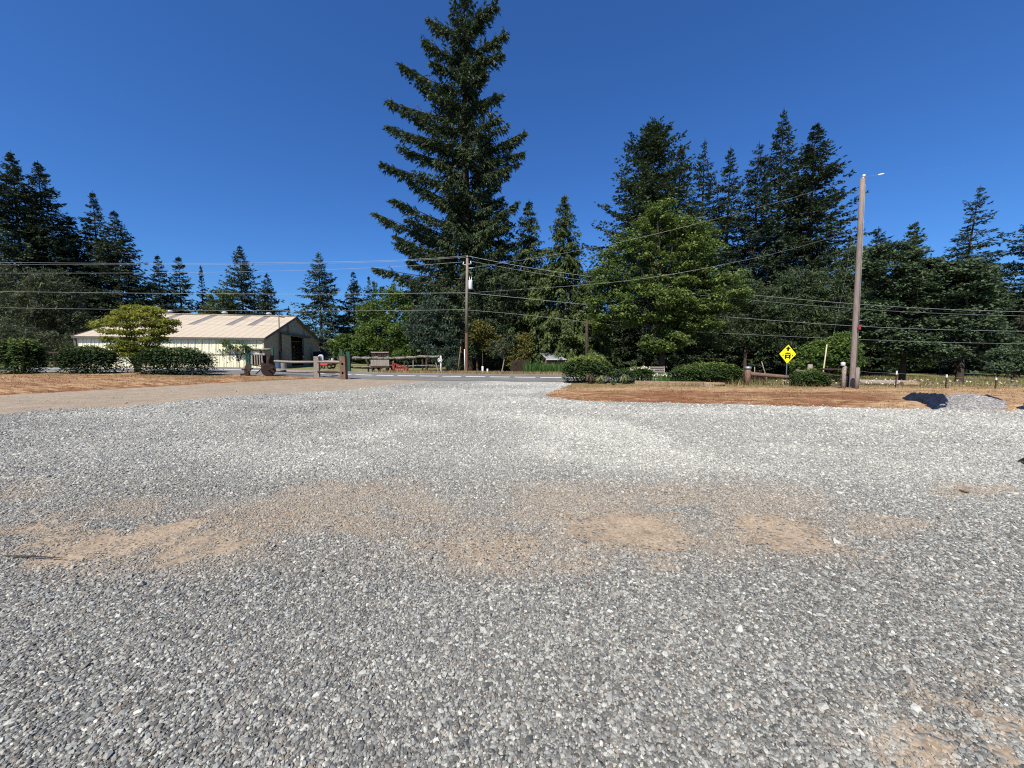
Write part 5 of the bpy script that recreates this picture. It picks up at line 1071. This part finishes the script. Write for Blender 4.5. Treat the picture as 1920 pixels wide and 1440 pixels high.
mb = MB(); mb.tube([b + Vector((0, .02, -.2)), S(0, -.8, -.02), S(0, .6, -.02)], .028, 8); mb.build('pole', M['steel'], t)

# ------------------------------------------------------------------ black sheet, gravel pile, scraps, yard litter
def crumple(name, label, poly, hgt, mat, seed, base=None, fine=.12, cat=None, kind=None, fold=1.0, res=.05):
    P = np.array([(p.x, p.y) for p in poly]); lo = P.min(0) - .1; hi = P.max(0) + .1
    d = lambda x, y: sdf(poly, x, y) + .10 * (fbm(x, y, 3, seed) - .5)
    X, Y = np.meshgrid(np.arange(lo[0], hi[0], res), np.arange(lo[1], hi[1], res)); D = d(X, Y); s0 = np.where(idd(X, Y) > 0, iz(X, Y), H(X, Y))
    Z = s0 + np.minimum(np.clip(D * .6, -.05, 9), hgt * ss(-.05, .9, D)) * (.35 + 1.1 * fbm(X, Y, 1.6, seed + 1)) + fine * ss(0, .15, D) * (np.maximum(1 - np.abs(fbm(X * .7 + .9 * Y, Y * 1.8 - .5 * X, 2.6, seed + 2, 3) - .5) * 7, 0) * .55 * fold + np.maximum(1 - np.abs(fbm(X - .6 * Y, Y * 1.5, 4.5, seed + 5, 2) - .5) * 5, 0) * .35 * fold + .25 * fbm(X, Y, 9, seed + 3))
    n = X.shape[1]; keep = D > -.04; V = np.stack([X, Y, Z], -1).reshape(-1, 3); f = []
    kk = keep.ravel(); 
    for r_ in range(X.shape[0] - 1):
        for c_ in range(n - 1):
            a = r_ * n + c_; qd = (a, a + 1, a + n + 1, a + n)
            if all(kk[i] for i in qd): f.append(qd)
    used = sorted({i for q_ in f for i in q_}); mp = {u: i for i, u in enumerate(used)}
    mb = MB(); mb.add([V[u] for u in used], [tuple(mp[i] for i in q_) for q_ in f], True); o = mb.build(name, M[mat]); return tag(o, label, cat, kind=kind)
q = N('pile_gravel'); pos = q.coord(); v1 = q.n('ShaderNodeTexVoronoi'); v1.inputs['Scale'].default_value = 26; q.l(pos, v1.inputs['Vector']); sp_ = q.n('ShaderNodeSeparateColor'); q.l(v1.outputs['Color'], sp_.inputs[0])
c = q.ramp(sp_.outputs[0], [(0, (.11, .10, .095)), (.5, (.24, .225, .205)), (1, (.48, .455, .41))]); q.bump(q.math('SUBTRACT', 1.0, v1.outputs['Distance']), 1, .03); M['pile'] = q.fin(c, .9, .2)
crumple('gravel_pile', 'low heap of grey gravel beside the black plastic sheet', gp([(1752, 768), (1800, 771), (1888, 767), (1888, 757), (1860, 750), (1800, 747), (1772, 746), (1755, 756)]), .13, 'pile', 500, fine=.04, cat='gravel pile')
crumple('black_sheet', 'crumpled black plastic sheet at the left of the gravel heap', gp([(1690, 752), (1698, 756), (1716, 757), (1735, 762), (1748, 768), (1786, 768), (1783, 757), (1774, 750), (1755, 748), (1730, 748), (1700, 747)]), .02, 'tarp', 510, fine=.10, cat='plastic sheet', fold=1.5, res=.03)
crumple('black_sheet_scrap', 'thin strip of black plastic on the right slope of the gravel heap', gp([(1838, 749), (1852, 753), (1880, 758), (1884, 756), (1862, 750), (1850, 745)]), .10, 'tarp', 520, fine=.10, cat='plastic sheet', res=.04)
crumple('black_sheet_scrap', 'small black plastic corner at the right edge beyond the gravel heap', gp([(1905, 766), (1920, 768), (1950, 767), (1950, 760), (1920, 761)]), .08, 'tarp', 521, fine=.08, cat='plastic sheet', res=.04)
a_ = [G(1908, 866), G(1921, 871), G(1975, 880), G(1990, 862), G(1921, 862.5)]
mb = MB(); mb.add([p + Vector((0, 0, .012)) for p in a_] + [a_[0] + Vector((0, 0, .02)), a_[1] + Vector((0, 0, .05)), a_[2] + Vector((0, 0, .07)), a_[3] + Vector((0, 0, .07)), a_[4] + Vector((0, 0, .05))], [(5, 6, 7, 8, 9), (0, 4, 3, 2, 1), (0, 1, 6, 5), (1, 2, 7, 6), (2, 3, 8, 7), (3, 4, 9, 8), (4, 0, 5, 9)])  # low black wedge, thickening away from its tip
tag(mb.build('black_wedge', M['tarp']), 'black pointed wedge on the gravel at the right edge', 'mat')
p = [G(8, 1049), G(50, 1049.5), G(85, 1051), G(118, 1053.5)]; mb = MB(); mb.tube([v + Vector((0, 0, .03)) for v in p], [.004, .0055, .005, .003], 6); tag(mb.build('fallen_twig', M['dark_wood']), 'thin dark twig lying on the brown patch at the far left of the yard', 'twig')
p = [G(1799, 921.5), G(1808, 924.5), G(1818, 925.5)]; mb = MB(); mb.tube([v + Vector((0, 0, .02)) for v in p], [.008, .012, .006], 6); tag(mb.build('fallen_twig', M['brown_wood']), 'short brown twig on the gravel near the right edge', 'twig')
random.seed(31)
for i, (px, py, r, tint) in enumerate(((635, 1330, .026, 'white'), (1460, 1390, .022, 'white'), (752, 1392, .022, 'log'), (740, 1420, .030, 'concrete'))):
    pass

# ------------------------------------------------------------------ utility poles and wires
b = SP(874.5, 37.6); PT = at(876, 484.5, 37.6); hp = PT.z - b.z
t = thing('utility_pole', 'slender reddish wooden utility pole with a transformer in front of the giant fir', 'utility pole', b, 'wooden utility poles')
lean = Vector((PT.x - b.x, 0, 0)); PP = lambda z: b + lean * (z / hp) + Vector((0, 0, z))
mb = MB(); mb.tube([PP(-.3), PP(hp * .35)], [.175, .165], 12, False); mb.build('lower_shaft', M['pole_red'], t)
mb = MB(); mb.tube([PP(hp * .35), PP(hp * .7), PP(hp)], [.165, .145, .12], 12); mb.build('upper_shaft', M['pole'], t)
z_ = at(875, 527, 37.6).z - b.z; c = PP(z_) + Vector((.36, -.1, 0)); zb, zt = at(880, 542.5, 37.6).z, at(880, 526.5, 37.6).z
mb = MB(); mb.tube([Vector((c.x, c.y, z)) for z in (zb, zb + .03, zt - .05, zt, zt + .06)], [.18, .205, .205, .205, .12], 16); tr = mb.build('transformer', M['white'], t)
for dx_ in (-.09, .09): mb = MB(); mb.tube([Vector((c.x + dx_, c.y, zt)), Vector((c.x + dx_, c.y, zt + .1)), Vector((c.x + dx_ * 1.3, c.y, zt + .38))], [.05, .045, .025], 8); mb.build('bushing', M['ceramic'], tr)
MB().box(Vector((PP(z_).x + .17, c.y + .1, (zb + zt) / 2)), (.12, .10, .5)).build('mount_bracket', M['steel'], t)
mb = MB(); mb.tube([PP(hp), PP(hp) + Vector((0, 0, .14))], .03, 6); mb.tube([PP(hp) + Vector((0, 0, .10)), PP(hp) + Vector((0, 0, .26))], [.07, .045], 8); mb.build('top_insulator', M['ceramic'], t)
for sx_, dz in ((-1, -.62), (1, -.55)):
    a_ = PP(hp - .25); e_ = PP(hp + dz) + Vector((sx_ * .38, 0, 0)); mb = MB(); mb.tube([PP(hp + dz) , e_], .035, 6); mb.tube([e_, e_ + Vector((0, 0, .10)), e_ + Vector((-sx_ * .06, 0, .30))], [.065, .06, .035], 8); mb.build('side_insulator', M['ceramic'], t)
mb = MB(); mb.tube([PP(hp - .95) + Vector((.1, 0, 0)), PP(hp - .95) + Vector((.62, -.05, .02))], [.03, .06], 8); mb.build('cutout_switch', M['ceramic'], t)
mb = MB(); mb.tube([b + Vector((-.17, -.05, 0)), b + Vector((-.17, -.05, 2.3))], .035, 6); mb.build('cable_guard', M['white'], t)
b2 = SP(1597, 18.2); PT2 = at(1617.5, 335, 18.2); hp2 = PT2.z - b2.z
t2 = thing('utility_pole', 'thick grey weathered utility pole leaning slightly right near the yellow sign', 'utility pole', b2, 'wooden utility poles'); lean2 = Vector((PT2.x - b2.x, 0, 0)); PQ = lambda z: b2 + lean2 * (z / hp2) + Vector((0, 0, z))
mb = MB(); mb.tube([PQ(-.3)] + [PQ(hp2 * k) for k in (.0, .25, .5, .75, 1)], [.125, .12, .112, .105, .098, .09], 16); mb.build('shaft', M['pole'], t2)
mb = MB(); mb.tube([PQ(hp2), PQ(hp2) + Vector((.05, 0, .10))], .035, 6); mb.tube([PQ(hp2) + Vector((.05, 0, .08)), PQ(hp2) + Vector((.05, 0, .18))], [.06, .05], 8); mb.build('top_bracket', M['white'], t2)
mb = MB(); mb.tube([PQ(hp2 * .04) + Vector((.07, -.132, 0)), PQ(hp2 * .5) + Vector((.06, -.115, 0)), PQ(hp2 * .97) + Vector((.04, -.10, 0))], .012, 6); mb.build('ground_wire', M['wire_dark'], t2)
for k in (.33, .58, .80, .66): mb = MB(); p = PQ(hp2 * k) + Vector((.14, -.05, 0)); mb.tube([p, p + Vector((.16, 0, .01))], .014, 5); mb.build('step_bolt', M['steel'], t2)
a_ = at(1609, 611, 18.0); mb = MB(); mb.box(a_ + Vector((.05, -.02, -.06)), (.09, .05, .22)); mb.box(a_ + Vector((.10, -.02, .02)), (.14, .03, .04)); mb.build('reflector_tag', M['red_paint'], t2)
def wire(name, label, pts, r, mat='wire', group='overhead wires'):
    P = [Vector(p) for p in pts]; n = 28; out = []
    for i in range(n + 1):                                      # smooth curve through the given points
        f = i / n * (len(P) - 1); k = min(int(f), len(P) - 2); u = f - k
        p0, p1, p2, p3 = P[max(k - 1, 0)], P[k], P[k + 1], P[min(k + 2, len(P) - 1)]
        out.append(.5 * ((2 * p1) + (p2 - p0) * u + (2 * p0 - 5 * p1 + 4 * p2 - p3) * u * u + (3 * p1 - p0 - 3 * p2 + p3) * u ** 3))
    mb = MB(); mb.tube(out, r * .52, 5, False); return tag(mb.build(name, M[mat]), label, 'wire', group)
YL = lambda px: 37.6 + (875 - px) / 875 * 4.0                   # the line keeps to the road
YR = lambda px: 37.6 - (px - 875) / 1045 * 8.5
def wl(l): return [at(px, py, YL(px) if px < 875 else YR(px)) for px, py in l]
T0 = PP(hp) + Vector((0, 0, .24)); S0 = PP(hp - .62) + Vector((-.36, 0, .28)); S1 = PP(hp - .55) + Vector((.36, 0, .28))
wire('power_line', 'topmost wire running left from the slender pole', wl([(-260, 489), (0, 492), (300, 494), (560, 492), (740, 488)]) + [T0], .024)
wire('power_line', 'second wire from the top running left, close under the topmost', wl([(-260, 492), (0, 495.5), (300, 496.5), (560, 494.5), (740, 490)]) + [T0 + Vector((0, .05, -.10))], .018)
wire('power_line', 'third wire from the top running left from the slender pole', wl([(-260, 511), (0, 512), (300, 511.5), (560, 507), (740, 500)]) + [S0], .020)
wire('cable', 'upper communication cable running left below the transformer', wl([(-260, 543), (0, 546.5), (300, 550), (600, 551.5), (760, 550), (873, 549)]), .026)
wire('cable', 'lowest cable running left in front of the barn trees', wl([(-260, 574), (0, 577), (300, 581), (600, 583), (760, 582), (873, 580.5)]), .020)
wire('power_line', 'topmost wire running right from the slender pole', [T0] + wl([(1000, 503), (1200, 531), (1400, 552), (1600, 569.5), (1800, 581), (2150, 590)]), .028)
wire('power_line', 'second wire running right, just under the topmost', [S1] + wl([(1000, 511), (1200, 541), (1400, 562), (1600, 578.5), (1800, 589), (2150, 598)]), .018)
wire('cable', 'upper communication cable running right from the slender pole', [PP(at(875, 549, 37.6).z - b.z)] + wl([(1000, 561), (1200, 581), (1400, 597), (1600, 611), (1800, 619), (2150, 624)]), .024)
wire('cable', 'lowest cable running right in front of the shaded trees', [PP(at(875, 581, 37.6).z - b.z)] + wl([(1000, 592), (1200, 615), (1400, 627), (1600, 636), (1800, 642.5), (2150, 648)]), .018)
Q1 = PQ(hp2) + Vector((0, 0, .06)); Q2 = PQ(at(1610, 432, 18.2).z - b2.z) + Vector((-.14, 0, 0))
def wq(l, Y0, Y1, xa, xb): return [at(px, py, Y0 + (Y1 - Y0) * (px - xa) / (xb - xa)) for px, py in l]
wire('service_wire', 'upper thin wire rising from the slender pole to the top of the weathered pole', [PP(hp - .9) + Vector((.5, 0, 0))] + wq([(1105, 466), (1340, 411)], 35, 23.5, 900, 1600) + [Q1], .016)
wire('service_wire', 'lower thin wire from the slender pole to the middle of the weathered pole', [PP(at(875, 549, 37.6).z - b.z) + Vector((.1, 0, 0))] + wq([(1160, 528), (1400, 487)], 35, 22.5, 900, 1600) + [Q2], .016)
e = at(1652, 327, 17.6); wire('service_wire', 'short dark wire leaving the top of the weathered pole to the right', [Q1, Q1.lerp(e, .5), e], .014, 'wire_dark')
wire('service_wire', 'faint wire continuing right to the frame edge from the white insulator', [e, at(1740, 318, 16.0), at(1990, 296, 12.5)], .004, 'wire_dark')
mb = MB(); mb.tube([e + Vector((-.14, 0, -.03)), e + Vector((-.07, 0, -.01)), e + Vector((.08, 0, .02)), e + Vector((.14, 0, .035))], [.015, .032, .032, .015], 8); tag(mb.build('strain_insulator', M['white']), 'white strain insulator on the wire right of the weathered pole top', 'insulator')
wire('guy_wire', 'thin slack wire hanging down left of the weathered pole', [PQ(hp2 * .97) + Vector((-.12, 0, 0)), at(1604, 395, 18.4), at(1597, 440, 18.6), at(1585, 520, 19.0), at(1560, 640, 19.6)], .007, 'wire_dark')
print('tris', sum(len(o.data.loops) - 2 * len(o.data.polygons) for o in sc.objects if o.type == 'MESH') / 1e6, 'M')
